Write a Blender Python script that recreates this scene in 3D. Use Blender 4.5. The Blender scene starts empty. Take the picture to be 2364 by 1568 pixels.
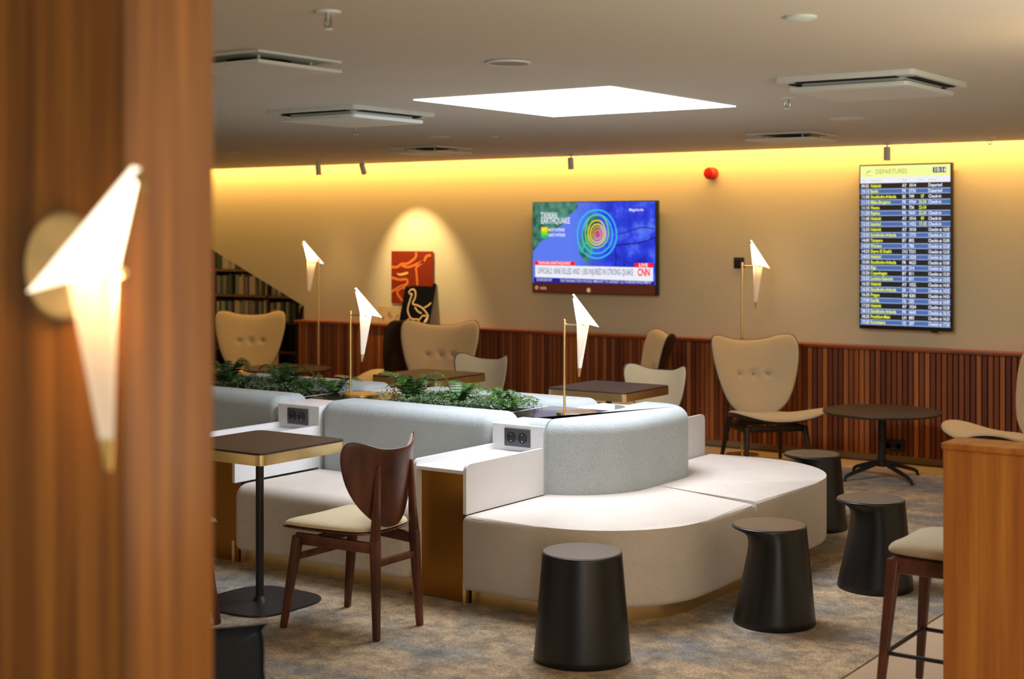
import bpy, bmesh, math, random
from mathutils import Vector, Matrix
random.seed(7)
PI = math.pi
SC = bpy.context.scene
COL = SC.collection

# ------------------------------------------------------------ camera
cam_d = bpy.data.cameras.new('camera')
cam = bpy.data.objects.new('camera', cam_d); COL.objects.link(cam)
cam.location = (0, 0, 1.72)
cam.rotation_euler = (PI/2, 0, math.radians(35.0))
cam_d.sensor_width = 36.0
cam_d.lens = 36.0*3383/2364
cam_d.shift_y = -(784-540)/2364.0
cam_d.clip_start = 0.05
cam_d.dof.use_dof = True
cam_d.dof.focus_distance = 7.1
cam_d.dof.aperture_fstop = 2.6
SC.camera = cam
# ------------------------------------------------------------ world, view, large lights
w = bpy.data.worlds.new('world'); SC.world = w; w.use_nodes = True
bg = w.node_tree.nodes['Background']
bg.inputs[0].default_value = (1.0, 0.76, 0.42, 1); bg.inputs[1].default_value = 0.54
SC.view_settings.view_transform = 'Standard'
SC.view_settings.look = 'None'
SC.view_settings.exposure = 0.0
SC.view_settings.gamma = 1.0
SC.view_settings.use_curve_mapping = False

def area(name, loc, rot, sx, sy, power, color, spread=PI):
    l = bpy.data.lights.new(name, 'AREA'); l.shape = 'RECTANGLE'; l.size = sx; l.size_y = sy
    l.energy = power; l.color = color; l.spread = spread
    o = bpy.data.objects.new(name, l); COL.objects.link(o); o.location = loc; o.rotation_euler = rot
    return o
def spot(name, loc, target, power, color, angle, blend=.6, radius=.02):
    l = bpy.data.lights.new(name, 'SPOT'); l.energy = power; l.color = color
    l.spot_size = math.radians(angle); l.spot_blend = blend; l.shadow_soft_size = radius
    o = bpy.data.objects.new(name, l); COL.objects.link(o); o.location = loc
    o.rotation_euler = (Vector(target)-Vector(loc)).to_track_quat('-Z', 'Y').to_euler()
    return o
WARM = (1.0, 0.62, 0.22); WARM2 = (1.0, 0.72, 0.42); COOL = (0.86, 0.93, 1.0)
ZC = 2.385
# daylight from the windows on the side of the lounge behind the camera
area('window_daylight', (1.6, -1.6, 1.5), (math.radians(88), 0, math.radians(35)), 0.8, 2.0, 46, (0.55, 0.80, 1.0))
# luminous ceiling panel, its light
area('panel_light', (-3.98, 6.28, ZC-.02), (0, 0, 0), 1.1, 1.2, 74, (0.84, 0.90, 1.0))
# warm fill added out of view, aimed at the bench
area('bench_fill', (1.3, 1.0, 1.55), (math.radians(80), 0, math.radians(48)), 3.0, 1.3, 44, (1.0, 0.68, 0.34))
# LED strip in the slot between ceiling and rear wall
area('cove_light', (-7.3, 10.66, 2.48), (math.radians(12), 0, 0), 12.5, .03, 100, (1.0, 0.55, 0.14))
# added fill that brightens the ceiling, then the lamp just right of the frame
area('ceiling_fill', (0.6, 3.5, 1.1), (PI, 0, 0), 1.6, 3.0, 95, (.98, .96, .80))
area('uplight_lamp', (-1.0, 5.0, 1.75), (PI, 0, 0), .12, .12, 3, (1.0, .62, .28))
# ------------------------------------------------------------ helpers
def srgb(r, g, b):
    def f(c):
        c /= 255.0
        return c/12.92 if c <= .04045 else ((c+.055)/1.055)**2.4
    return (f(r), f(g), f(b))
MATS = {}
class N:
    def __init__(s, name):
        s.m = bpy.data.materials.new(name); s.m.use_nodes = True
        s.t = s.m.node_tree; s.b = s.t.nodes['Principled BSDF']
    def n(s, kind, **kw):
        x = s.t.nodes.new(kind)
        for k, v in kw.items(): setattr(x, k, v)
        return x
    def l(s, a, b): s.t.links.new(a, b)
    def coords(s, scale=(1, 1, 1), loc=(0, 0, 0)):
        tc = s.n('ShaderNodeTexCoord'); mp = s.n('ShaderNodeMapping')
        mp.inputs['Scale'].default_value = scale; mp.inputs['Location'].default_value = loc
        s.l(tc.outputs['Object'], mp.inputs[0]); return mp.outputs[0]
    def noise(s, vec, scale, detail=3, rough=.55):
        x = s.n('ShaderNodeTexNoise'); x.inputs['Scale'].default_value = scale
        x.inputs['Detail'].default_value = detail; x.inputs['Roughness'].default_value = rough
        s.l(vec, x.inputs['Vector']); return x.outputs['Fac']
    def ramp(s, fac, stops, interp='LINEAR'):
        x = s.n('ShaderNodeValToRGB'); cr = x.color_ramp; cr.interpolation = interp
        while len(cr.elements) < len(stops): cr.elements.new(.5)
        for e, (p, c) in zip(cr.elements, stops):
            e.position = p; e.color = (*c, 1)
        s.l(fac, x.inputs[0]); return x.outputs[0]
    def mix(s, fac, a, b, mode='MIX'):
        x = s.n('ShaderNodeMix', data_type='RGBA', blend_type=mode)
        if isinstance(fac, (int, float)): x.inputs[0].default_value = fac
        else: s.l(fac, x.inputs[0])
        for i, v in ((6, a), (7, b)):
            if isinstance(v, tuple): x.inputs[i].default_value = (*v, 1)
            else: s.l(v, x.inputs[i])
        return x.outputs[2]
    def bump(s, h, strength, dist=.01):
        x = s.n('ShaderNodeBump'); x.inputs['Strength'].default_value = strength
        x.inputs['Distance'].default_value = dist
        s.l(h, x.inputs['Height']); s.l(x.outputs[0], s.b.inputs['Normal'])
    def base(s, c):
        if isinstance(c, tuple): s.b.inputs['Base Color'].default_value = (*c, 1)
        else: s.l(c, s.b.inputs['Base Color'])
    def set(s, **kw):
        for k, v in kw.items(): s.b.inputs[k.replace('_', ' ')].default_value = v
def plain(name, c, rough=.5, metal=0., var=.06, scale=30, **kw):
    k = N(name); f = k.noise(k.coords(), scale)
    lo = tuple(max(0, x*(1-var)) for x in c); hi = tuple(x*(1+var) for x in c)
    k.base(k.ramp(f, [(.3, lo), (.7, hi)])); k.set(Roughness=rough, Metallic=metal, **kw)
    MATS[name] = k.m; return k.m
def fabric(name, c, var=.14, sc=260, bump=.25):
    k = N(name); v = k.coords(); f = k.noise(v, sc, 2, .7); g = k.noise(v, 7, 3)
    lo = tuple(x*(1-var) for x in c); hi = tuple(min(1, x*(1+var)) for x in c)
    a = k.ramp(f, [(.35, lo), (.65, hi)])
    b = k.ramp(g, [(.3, (.93, .93, .93)), (.7, (1.0, 1.0, 1.0))])
    k.base(k.mix(1.0, a, b, 'MULTIPLY')); k.set(Roughness=.92, Sheen_Weight=.25, Sheen_Roughness=.5)
    k.bump(f, bump, .002); MATS[name] = k.m; return k.m
def wood(name, c1, c2, c3, sc=(14, 14, 1.0), rough=.45, coat=0.):
    k = N(name); v = k.coords(sc); f = k.noise(v, 1.0, 5, .6)
    v2 = k.coords((sc[0]*9, sc[1]*9, sc[2]*2.5)); g = k.noise(v2, 1.0, 3, .6)
    a = k.ramp(f, [(.30, c1), (.5, c2), (.70, c3)])
    b = k.ramp(g, [(.3, (.80, .78, .76)), (.65, (1, 1, 1))])
    k.base(k.mix(.8, a, b, 'MULTIPLY')); k.set(Roughness=rough, Coat_Weight=coat, Coat_Roughness=.25)
    k.bump(g, .06, .002); MATS[name] = k.m; return k.m
def emit(name, c, s=1.0, basec=None):
    k = N(name); k.base(basec or (0.01, 0.01, 0.01)); k.set(Roughness=.5)
    k.b.inputs['Emission Color'].default_value = (*c, 1); k.b.inputs['Emission Strength'].default_value = s
    MATS[name] = k.m; return k.m

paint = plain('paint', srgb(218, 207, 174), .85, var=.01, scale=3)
ceil_m = plain('ceiling_paint', srgb(205, 200, 190), .9, var=.01, scale=2)
white = plain('white_laminate', srgb(220, 220, 222), .35, var=.01)
offwhite = plain('white_metal', srgb(205, 215, 218), .45, var=.02)
black = plain('black_metal', (.012, .012, .014), .42, var=.1)
stoolblk = plain('black_stool_lacquer', (.006, .006, .007), .36, var=.05)
stooltop = plain('stool_top_inlay', srgb(84, 72, 62), .38, var=.05)
brass = plain('brass', (.82, .62, .30), .28, 1.0, var=.06, scale=12)
brassdk = plain('satin_brass', (.36, .16, .03), .38, 1.0, var=.08, scale=5)
walnut = wood('walnut', srgb(58, 27, 16), srgb(84, 42, 26), srgb(112, 60, 38), (10, 10, 3), .38)
walnutdk = wood('dark_walnut', srgb(34, 20, 14), srgb(50, 30, 20), srgb(64, 40, 28), (10, 10, 3), .42)
veneer = wood('oak_veneer', srgb(88, 52, 20), srgb(124, 77, 30), srgb(158, 104, 44), (22, 22, .7), .42)
veneer2 = wood('orange_veneer', srgb(142, 84, 30), srgb(168, 102, 38), srgb(190, 124, 52), (16, 16, .7), .42)
tabletop = plain('dark_brown_laminate', srgb(56, 41, 31), .5, var=.08, scale=60)
seatfab = fabric('oatmeal_seat_wool', srgb(208, 197, 186))
backfab = fabric('grey_backrest_wool', srgb(170, 178, 180), .22, 230)
cream = fabric('cream_leather', srgb(194, 178, 146), .04, 120, .06)
creamlt = fabric('pale_leather', srgb(204, 186, 150), .03, 120, .05)
stone = plain('dark_polished_stone', srgb(40, 36, 34), .12, var=.2, scale=18)
soil = plain('soil', srgb(40, 30, 22), .95, var=.3, scale=80)
red = plain('red_plastic', srgb(206, 30, 14), .4, var=.05)
navy = plain('navy_shell', srgb(38, 48, 62), .4, var=.1)
bluem = plain('blue_lit_legs', srgb(34, 112, 150), .45, var=.05)  # blue light on the shell chair's legs, put into their colour
darkmat = plain('dark_recess', (.01, .01, .01), .8)
tiles = plain('pale_floor', srgb(190, 165, 138), .35, var=.05, scale=2)

def leafmat(name, a, b):
    k = N(name); oi = k.n('ShaderNodeNewGeometry')
    k.base(k.ramp(oi.outputs['Random Per Island'], [(0, a), (1, b)]))
    k.set(Roughness=.42); MATS[name] = k.m; return k.m
fern_m = leafmat('fern_leaf', srgb(20, 52, 22), srgb(78, 124, 46))
fern2_m = leafmat('fern_leaf_dark', srgb(16, 40, 20), srgb(50, 88, 40))
moss_m = leafmat('small_leaf', srgb(52, 82, 48), srgb(116, 140, 96))

# slats
k = N('slat_wood'); tc = k.n('ShaderNodeTexCoord'); sx = k.n('ShaderNodeSeparateXYZ'); k.l(tc.outputs['Object'], sx.inputs[0])
md = k.n('ShaderNodeMath', operation='DIVIDE'); md.inputs[1].default_value = .0425; k.l(sx.outputs[0], md.inputs[0])
fl = k.n('ShaderNodeMath', operation='FLOOR'); k.l(md.outputs[0], fl.inputs[0])
wn = k.n('ShaderNodeTexWhiteNoise', noise_dimensions='1D'); k.l(fl.outputs[0], wn.inputs['W'])
f = k.noise(k.coords((40, 40, 2.5)), 1.0, 4)
a_ = k.ramp(wn.outputs[0], [(0, srgb(108, 50, 24)), (.45, srgb(140, 72, 34)), (.8, srgb(166, 92, 44)), (1, srgb(200, 122, 58))])
b_ = k.ramp(f, [(.3, (.72, .7, .68)), (.7, (1.05, 1.05, 1.05))])
k.base(k.mix(.8, a_, b_, 'MULTIPLY')); k.set(Roughness=.5); slat_m = k.m
# carpet
k = N('mottled_carpet'); v = k.coords((1, 1, 1))
big = k.noise(k.coords((1.0, 1.5, 1)), 1.6, 5, .65); mid = k.noise(v, 9, 8, .75); fine = k.noise(v, 85, 5, .85)
hue = k.ramp(big, [(.30, srgb(122, 124, 132)), (.41, srgb(146, 139, 128)), (.51, srgb(172, 150, 122)), (.66, srgb(200, 174, 138))])
m1 = k.ramp(mid, [(.38, (.46, .46, .48)), (.61, (1.22, 1.19, 1.12))])
m2 = k.ramp(fine, [(.36, (.36, .35, .34)), (.64, (1.55, 1.5, 1.45))])
k.base(k.mix(1, k.mix(1, hue, m1, 'MULTIPLY'), m2, 'MULTIPLY')); k.set(Roughness=1.0, Sheen_Weight=.2)
k.bump(fine, .6, .006); carpet = k.m
# perforated plate
k = N('perforated_plate'); vo = k.n('ShaderNodeTexVoronoi'); vo.inputs['Scale'].default_value = 70; vo.inputs['Randomness'].default_value = 0
k.l(k.coords(), vo.inputs['Vector'])
k.base(k.ramp(vo.outputs['Distance'], [(.0, (.16, .16, .16)), (.26, (.16, .16, .16)), (.32, srgb(214, 214, 206))])); k.set(Roughness=.5); perf = k.m

lamp_paper = emit('lit_lamp_paper', (1.0, .86, .64), 1.9, srgb(240, 236, 226))
lamp_tail = emit('lamp_paper_tail', (1.0, .80, .60), .12, srgb(232, 230, 226))
_nt = lamp_tail.node_tree; _tr = _nt.nodes.new('ShaderNodeBsdfTranslucent'); _tr.inputs[0].default_value = (.95, .85, .72, 1)
_mx = _nt.nodes.new('ShaderNodeMixShader'); _mx.inputs[0].default_value = .4
_nt.links.new(_nt.nodes['Principled BSDF'].outputs[0], _mx.inputs[1]); _nt.links.new(_tr.outputs[0], _mx.inputs[2])
_nt.links.new(_mx.outputs[0], _nt.nodes['Material Output'].inputs['Surface'])
panel_m = emit('luminous_panel', (.97, .98, 1.0), 4.0)

# ------------------------------------------------------------ mesh helpers
def BM(): return bmesh.new()
def fin(bm, angle=35):
    bmesh.ops.recalc_face_normals(bm, faces=bm.faces)
    ca = math.radians(angle)
    for f in bm.faces: f.smooth = True
    for e in bm.edges:
        e.smooth = len(e.link_faces) == 2 and e.calc_face_angle(0) < ca
def obj(name, bm, mat, parent=None, loc=(0, 0, 0), angle=35, recalc=True):
    if recalc: fin(bm, angle)
    me = bpy.data.meshes.new(name); bm.to_mesh(me); bm.free()
    for m in (mat if isinstance(mat, (list, tuple)) else [mat]): me.materials.append(m)
    o = bpy.data.objects.new(name, me); COL.objects.link(o); o.location = loc
    if parent: o.parent = parent
    return o
def thing(name, label, cat, loc=(0, 0, 0), rz=0., group=None):
    o = bpy.data.objects.new(name, None); COL.objects.link(o); o.empty_display_size = .1
    o.location = loc; o.rotation_euler = (0, 0, rz); o['label'] = label; o['category'] = cat
    if group: o['group'] = group
    return o
def tag(o, label, cat, group=None, kind=None):
    o['label'] = label; o['category'] = cat
    if group: o['group'] = group
    if kind: o['kind'] = kind
    return o
def struct(o, label=None):
    o['kind'] = 'structure'
    if label: o['label'] = label
    return o
def dup(root, loc, rz, label, group=None):
    r = root.copy(); COL.objects.link(r); r.location = loc; r.rotation_euler = (0, 0, rz); r['label'] = label
    if group: r['group'] = group
    for ch in list(root.children):
        c = ch.copy(); COL.objects.link(c); c.parent = r
        for g in list(ch.children):
            d = g.copy(); COL.objects.link(d); d.parent = c
    return r
def box(bm, x0, x1, y0, y1, z0, z1, bev=0., seg=2, mi=0):
    r = bmesh.ops.create_cube(bm, size=1.0)
    vs = r['verts']
    for v in vs:
        v.co = Vector((x0+(v.co.x+.5)*(x1-x0), y0+(v.co.y+.5)*(y1-y0), z0+(v.co.z+.5)*(z1-z0)))
    fs = list({f for v in vs for f in v.link_faces})
    for f in fs: f.material_index = mi
    if bev > 0:
        es = list({e for v in vs for e in v.link_edges})
        bmesh.ops.bevel(bm, geom=es, offset=bev, segments=seg, profile=.5, affect='EDGES')
    return bm
def prism(bm, pts, z0, z1, bev_top=0., bev_bot=0., seg=3, mi=0):
    lo = [bm.verts.new((x, y, z0)) for x, y in pts]; hi = [bm.verts.new((x, y, z1)) for x, y in pts]
    fs = [bm.faces.new(lo[::-1]), bm.faces.new(hi)]
    n = len(pts)
    for i in range(n): fs.append(bm.faces.new((lo[i], lo[(i+1) % n], hi[(i+1) % n], hi[i])))
    for f in fs: f.material_index = mi
    te = [e for e in fs[1].edges]; be = [e for e in fs[0].edges]
    if bev_top > 0: bmesh.ops.bevel(bm, geom=te, offset=bev_top, segments=seg, profile=.5, affect='EDGES', clamp_overlap=False)
    if bev_bot > 0: bmesh.ops.bevel(bm, geom=[e for e in be if e.is_valid], offset=bev_bot, segments=seg, profile=.5, affect='EDGES', clamp_overlap=False)
    return bm
def rrect(x0, x1, y0, y1, r, n=6):
    rr = r if isinstance(r, (list, tuple)) else (r,)*4   # corners: x1y0, x1y1, x0y1, x0y0
    P = []
    for (cx, cy, a0, q) in ((x1, y0, -90, rr[0]), (x1, y1, 0, rr[1]), (x0, y1, 90, rr[2]), (x0, y0, 180, rr[3])):
        sx_ = -1 if cx == x1 else 1; sy_ = -1 if cy == y1 else 1
        if q <= 0: P.append((cx, cy)); continue
        for i in range(n+1):
            a = math.radians(a0+90*i/n); P.append((cx+sx_*q+q*math.cos(a), cy+sy_*q+q*math.sin(a)))
    return P
def softbox(bm, x0, x1, y0, y1, z0, z1, r, rt, rb=0., n=8, m=7):
    prof = [(rb*(1-math.sin(PI/2*i/m)), z0+rb*(1-math.cos(PI/2*i/m))) for i in range(m+1)] if rb > 0 else [(0, z0)]
    prof += [(rt*(1-math.cos(PI/2*i/m)), z1-rt*(1-math.sin(PI/2*i/m))) for i in range(m+1)]
    rg = [[bm.verts.new((x, y, z)) for x, y in rrect(x0+o, x1-o, y0+o, y1-o, max(r-o, .0015), n)] for o, z in prof]
    for p, q in zip(rg, rg[1:]):
        for i in range(len(p)): bm.faces.new((p[i], p[(i+1) % len(p)], q[(i+1) % len(p)], q[i]))
    bm.faces.new(rg[0][::-1]); bm.faces.new(rg[-1]); return bm
def lathe(bm, prof, c=(0, 0, 0), n=32, mi=0):
    rings = []
    for r, z in prof:
        if r < 1e-6: rings.append([bm.verts.new((c[0], c[1], c[2]+z))])
        else: rings.append([bm.verts.new((c[0]+r*math.cos(2*PI*i/n), c[1]+r*math.sin(2*PI*i/n), c[2]+z)) for i in range(n)])
    for a, b in zip(rings, rings[1:]):
        for i in range(n):
            j = (i+1) % n
            vs = [a[0] if len(a) == 1 else a[i], a[0] if len(a) == 1 else a[j], b[0] if len(b) == 1 else b[j], b[0] if len(b) == 1 else b[i]]
            u = []
            for v in vs:
                if v not in u: u.append(v)
            if len(u) > 2: bm.faces.new(u).material_index = mi
    if len(rings[0]) > 1: bm.faces.new(rings[0][::-1]).material_index = mi
    if len(rings[-1]) > 1: bm.faces.new(rings[-1]).material_index = mi
    return bm
def cyl(bm, c, r, z0, z1, n=24, bev=.0, mi=0):
    if bev: return lathe(bm, [(r-bev, z0), (r, z0+bev), (r, z1-bev), (r-bev, z1)], c, n, mi)
    return lathe(bm, [(r, z0), (r, z1)], c, n, mi)
def tube(bm, pts, rad, n=10, mi=0, flat=None):
    pts = [Vector(p) for p in pts]; m = len(pts)
    rads = rad if isinstance(rad, (list, tuple)) else [rad]*m
    rings = []; prev = None
    for i, p in enumerate(pts):
        d = (pts[min(i+1, m-1)]-pts[max(i-1, 0)]).normalized()
        if prev is None:
            ref = Vector((0, 0, 1)) if abs(d.z) < .9 else Vector((1, 0, 0))
            u = d.cross(ref).normalized()
        else:
            u = (prev-d*prev.dot(d)).normalized()
        prev = u; v = d.cross(u)
        ra = rads[i]; rb = ra
        if isinstance(ra, tuple): ra, rb = ra
        rings.append([bm.verts.new(p+u*ra*math.cos(2*PI*j/n)+v*rb*math.sin(2*PI*j/n)) for j in range(n)])
    for a, b in zip(rings, rings[1:]):
        for i in range(n): bm.faces.new((a[i], a[(i+1) % n], b[(i+1) % n], b[i])).material_index = mi
    bm.faces.new(rings[0][::-1]).material_index = mi; bm.faces.new(rings[-1]).material_index = mi
    return bm
def bar(bm, p0, p1, s0, s1, side=(0, 1, 0), bev=.004):
    """tapered rectangular bar; s = (across 'side', other)"""
    p0, p1 = Vector(p0), Vector(p1); d = (p1-p0).normalized(); u = Vector(side); u = (u-d*u.dot(d)).normalized(); v = d.cross(u)
    A = []
    for p, s in ((p0, s0), (p1, s1)):
        A.append([bm.verts.new(p+u*a*s[0]/2+v*b*s[1]/2) for a, b in ((-1, -1), (1, -1), (1, 1), (-1, 1))])
    fs = [bm.faces.new(A[0][::-1]), bm.faces.new(A[1])]
    for i in range(4): fs.append(bm.faces.new((A[0][i], A[0][(i+1) % 4], A[1][(i+1) % 4], A[1][i])))
    if bev:
        es = list({e for f in fs for e in f.edges})
        bmesh.ops.bevel(bm, geom=es, offset=bev, segments=2, profile=.5, affect='EDGES')
    return bm
def smooth_outline(pts, n=4):
    """closed Catmull-Rom through pts"""
    out = []; m = len(pts)
    for i in range(m):
        p0, p1, p2, p3 = (Vector((*pts[(i+k_-1) % m], 0)) for k_ in range(4))
        for j in range(n):
            t = j/n
            q = .5*((2*p1)+(p2-p0)*t+(2*p0-5*p1+4*p2-p3)*t*t+(3*p1-p0-3*p2+p3)*t**3)
            out.append((q.x, q.y))
    return out
def pad(bm, outline, center, tf, tb, mapf, rings=9, nf=3.0, nb=3.0, mi=0):
    """soft closed pad: outline (a,b) shrunk to centre; mapf(a,b,h)->xyz with h along the normal"""
    cx_, cy_ = center; n = len(outline)
    S = [1-(i/rings)**1.6 for i in range(rings)]     # 1 .. small
    def ring(s, h): return [bm.verts.new(mapf(cx_+(x-cx_)*s, cy_+(y-cy_)*s, h)) for x, y in outline]
    edge = ring(1.0, 0)
    for t, nn in ((tf, nf), (tb, nb)):
        prev = edge
        sgn = 1 if t is tf else -1
        SS = [.992, .975, .94]+[s for s in S if s < .92]
        for s in SS:
            h = sgn*abs(t)*(1-s**(nn*2))**.5
            cur = ring(s, h)
            for i in range(n):
                j = (i+1) % n; bm.faces.new((prev[i], prev[j], cur[j], cur[i])).material_index = mi
            prev = cur
        c = bm.verts.new(mapf(cx_, cy_, sgn*abs(t)))
        for i in range(n): bm.faces.new((prev[i], prev[(i+1) % n], c)).material_index = mi
    return bm
def ribbon(bm, pts, wd, mapf, mi=0, closed=False, h=0.0):
    """flat strip along a 2D polyline, mapped to 3D"""
    m = len(pts); L = []; R = []
    for i, p in enumerate(pts):
        a = pts[(i-1) % m] if closed else pts[max(i-1, 0)]; b = pts[(i+1) % m] if closed else pts[min(i+1, m-1)]
        dx, dy = b[0]-a[0], b[1]-a[1]; q = math.hypot(dx, dy) or 1; nx, ny = -dy/q*wd/2, dx/q*wd/2
        L.append(bm.verts.new(mapf(p[0]+nx, p[1]+ny, h))); R.append(bm.verts.new(mapf(p[0]-nx, p[1]-ny, h)))
    for i in range(m if closed else m-1):
        j = (i+1) % m
        bm.faces.new((L[i], L[j], R[j], R[i])).material_index = mi
def poly(bm, pts, mapf, mi=0, h=0.0):
    f = bm.faces.new([bm.verts.new(mapf(x, y, h)) for x, y in pts]); f.material_index = mi; return f
def smooth_line(pts, n=5):
    out = []; m = len(pts)
    g = lambda i: Vector((*pts[max(0, min(m-1, i))], 0))
    for i in range(m-1):
        p0, p1, p2, p3 = g(i-1), g(i), g(i+1), g(i+2)
        for j in range(n):
            t = j/n; q = .5*((2*p1)+(p2-p0)*t+(2*p0-5*p1+4*p2-p3)*t*t+(3*p1-p0-3*p2+p3)*t**3); out.append((q.x, q.y))
    out.append(tuple(pts[-1])); return out
def add_text(bm, s, x, y, size, mapf, mi=0, h=0.0, bold=0.0, align='LEFT', width=None, squeeze=1.0):
    """lettering as flat mesh; (x,y) baseline"""
    cu = bpy.data.curves.new('t', 'FONT'); cu.body = s; cu.size = size; cu.align_x = align; cu.offset = bold; cu.resolution_u = 2
    o = bpy.data.objects.new('t', cu); COL.objects.link(o)
    dg = bpy.context.evaluated_depsgraph_get(); me = bpy.data.meshes.new_from_object(o.evaluated_get(dg))
    bpy.data.objects.remove(o); bpy.data.curves.remove(cu)
    xs = [v.co.x for v in me.vertices]
    k_ = squeeze
    if width and xs: k_ = width/max(1e-6, (max(xs)-min(xs)))
    vs = [bm.verts.new(mapf(x+v.co.x*k_, y+v.co.y, h)) for v in me.vertices]
    for p in me.polygons:
        try: bm.faces.new([vs[i] for i in p.vertices]).material_index = mi
        except ValueError: pass
    bpy.data.meshes.remove(me)

# ============================================================ ROOM
XL, XR, YB, YW = -13.6, 3.0, -3.0, 10.80
b = BM(); box(b, XL, XR, YB, 13.0, -.08, -.006); struct(obj('floor', b, tiles), 'pale floor beside the carpet')
b = BM(); box(b, XL, -2.21, YB, 10.36, -.006, 0.0); struct(obj('floor', b, carpet), 'mottled grey and brown carpet')
# ceiling slab ends short of the rear wall and leaves the light slot
b = BM(); box(b, XL, XR, YB, 10.60, ZC, ZC+.03)
struct(obj('ceiling', b, ceil_m))
b = BM(); box(b, XL, XR, YB, 10.92, 2.62, 2.66); box(b, XL, XR, 10.2, 10.23, ZC+.03, 2.62)
struct(obj('ceiling', b, ceil_m))
# rear wall: full height part, and the part above the sloping cut of the stair nook
b = BM(); box(b, -10.1, XR, YW, YW+.12, 0, 2.62); struct(obj('wall_back', b, paint))
b = BM()
P = [(-10.1, 2.62), (XL, 2.62), (XL, 2.486), (-10.1, .997)]
fr = [b.verts.new((x, YW, z)) for x, z in P]; bk = [b.verts.new((x, YW+.12, z)) for x, z in P]
b.faces.new(fr[::-1]); b.faces.new(bk)
for i in range(4): b.faces.new((fr[i], fr[(i+1) % 4], bk[(i+1) % 4], bk[i]))
struct(obj('wall_back', b, paint, angle=20))
b = BM(); box(b, XL-.1, XL, YB, 13.0, 0, 2.62); struct(obj('wall_left', b, paint))
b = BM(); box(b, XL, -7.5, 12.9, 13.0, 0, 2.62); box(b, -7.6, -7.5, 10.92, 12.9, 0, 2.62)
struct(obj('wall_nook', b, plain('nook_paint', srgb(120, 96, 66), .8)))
# wainscot of vertical slats with a cap rail
b = BM(); box(b, -10.08, XR, 10.71, YW, .05, .84); box(b, -10.1, -10.08, 10.68, YW, 0, .84)
obj_b = obj('wall_wainscot', b, plain('slat_backing', srgb(34, 18, 10), .7)); struct(obj_b)
b = BM(); x = -10.07; i = 0
while x < 0.5:
    box(b, x+.003, x+.0375, 10.685, 10.712, .05, .84, .003, 1); x += .0425
struct(obj('trim_1', b, slat_m), 'vertical timber slats of the wainscot')
b = BM(); box(b, -10.1, XR, 10.655, YW, .84, .866, .004, 2)
struct(obj('trim_2', b, wood('cap_wood', srgb(120, 56, 26), srgb(150, 76, 36), srgb(168, 92, 46), (1.5, 20, 20), .4)), 'cap rail of the wainscot')
b = BM(); box(b, -10.08, XR, 10.70, YW, 0, .05)
struct(obj('baseboard_back', b, plain('base_board', srgb(150, 122, 84), .5)))
# veneered wall end in the left foreground
b = BM(); box(b, -3.3, -1.642, 1.387, 1.559, 0, ZC, .004, 2)
struct(obj('wall_pillar', b, veneer), 'oak veneered wall end in the left foreground')

# ---- nook: shelf with books
t = thing('bookshelf', 'dark brown bookshelf in the nook behind the sloping wall', 'bookshelf', (0, 0, 0))
b = BM(); box(b, -13.2, -12.35, 11.9, 11.94, 0, 2.0); obj('back_panel', b, walnutdk, t)
for z in (.06, .42, .74, 1.02, 1.30, 1.58, 1.86):
    b = BM(); box(b, -13.2, -10.6, 11.6, 11.9, z, z+.025); obj('shelf', b, walnutdk if z < 1 else plain('shelf_wood', srgb(120, 84, 50), .5), t)
for x in (-13.2, -12.55, -12.25, -11.4, -10.62):
    b = BM(); box(b, x, x+.03, 11.6, 11.9, 0, 1.9); obj('side_panel', b, walnutdk, t)
b = BM(); box(b, -13.2, -10.6, 11.9, 11.93, 0, 1.9); obj('back_panel', b, plain('shelf_back', srgb(52, 36, 22), .7), t)
bcol = [plain('book_%s' % n_, c_, .7) for n_, c_ in (('sage', srgb(150, 160, 128)), ('beige', srgb(190, 172, 136)), ('moss', srgb(66, 84, 54)), ('grey', srgb(136, 130, 112)), ('maroon', srgb(92, 34, 24)))]
names_c = ['sage green', 'beige', 'moss green', 'grey', 'maroon']
rows = {.765: 'lower visible', 1.045: 'middle', 1.325: 'upper'}
for z, rn in rows.items():
    x = -12.2 if z > .8 else -12.2
    while x < -10.75:
        wd = random.uniform(.028, .055); hh = random.uniform(.19, .235); ci = random.choice([0, 1, 2, 3, 3, 1])
        if z > 1.3 and x > -11.6: break
        b = BM(); box(b, x, x+wd, 11.62, 11.80, 0, hh, .002, 1)
        o = obj('book', b, bcol[ci], None, (0, 0, z)); tag(o, 'upright %s book among many on the %s shelf in the nook' % (names_c[ci], rn), 'book', 'books on the %s nook shelf' % rn)
        x += wd+random.choice([.003, .003, .03, .06])
for z in (.085, .445, .765, 1.045, 1.325, 1.605):
    for x in (-13.12, -12.84):
        b = BM(); box(b, x, x+.24, 11.63, 11.85, 0, .2, .004, 1)
        o = obj('storage_box', b, bcol[4], None, (0, 0, z)); tag(o, 'small maroon storage box in the cells at the end of the nook shelf', 'box', 'maroon boxes in the nook shelf')
b = BM(); tube(b, [(-10.34, 11.0, 0), (-10.34, 11.0, .86), (-10.32, 11.0, .95), (-10.22, 11.0, 1.02), (-10.1, 11.0, 1.01)], .018)
tag(obj('handrail', b, black), 'dark curved stair handrail beside the slatted wainscot end', 'handrail')
b = BM(); box(b, -10.62, -10.56, 10.86, 10.92, 0, .94, .004, 1)
tag(obj('stair_post', b, plain('post_paint', srgb(206, 178, 120), .6)), 'pale stair post standing at the foot of the sloping wall', 'post')

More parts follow.
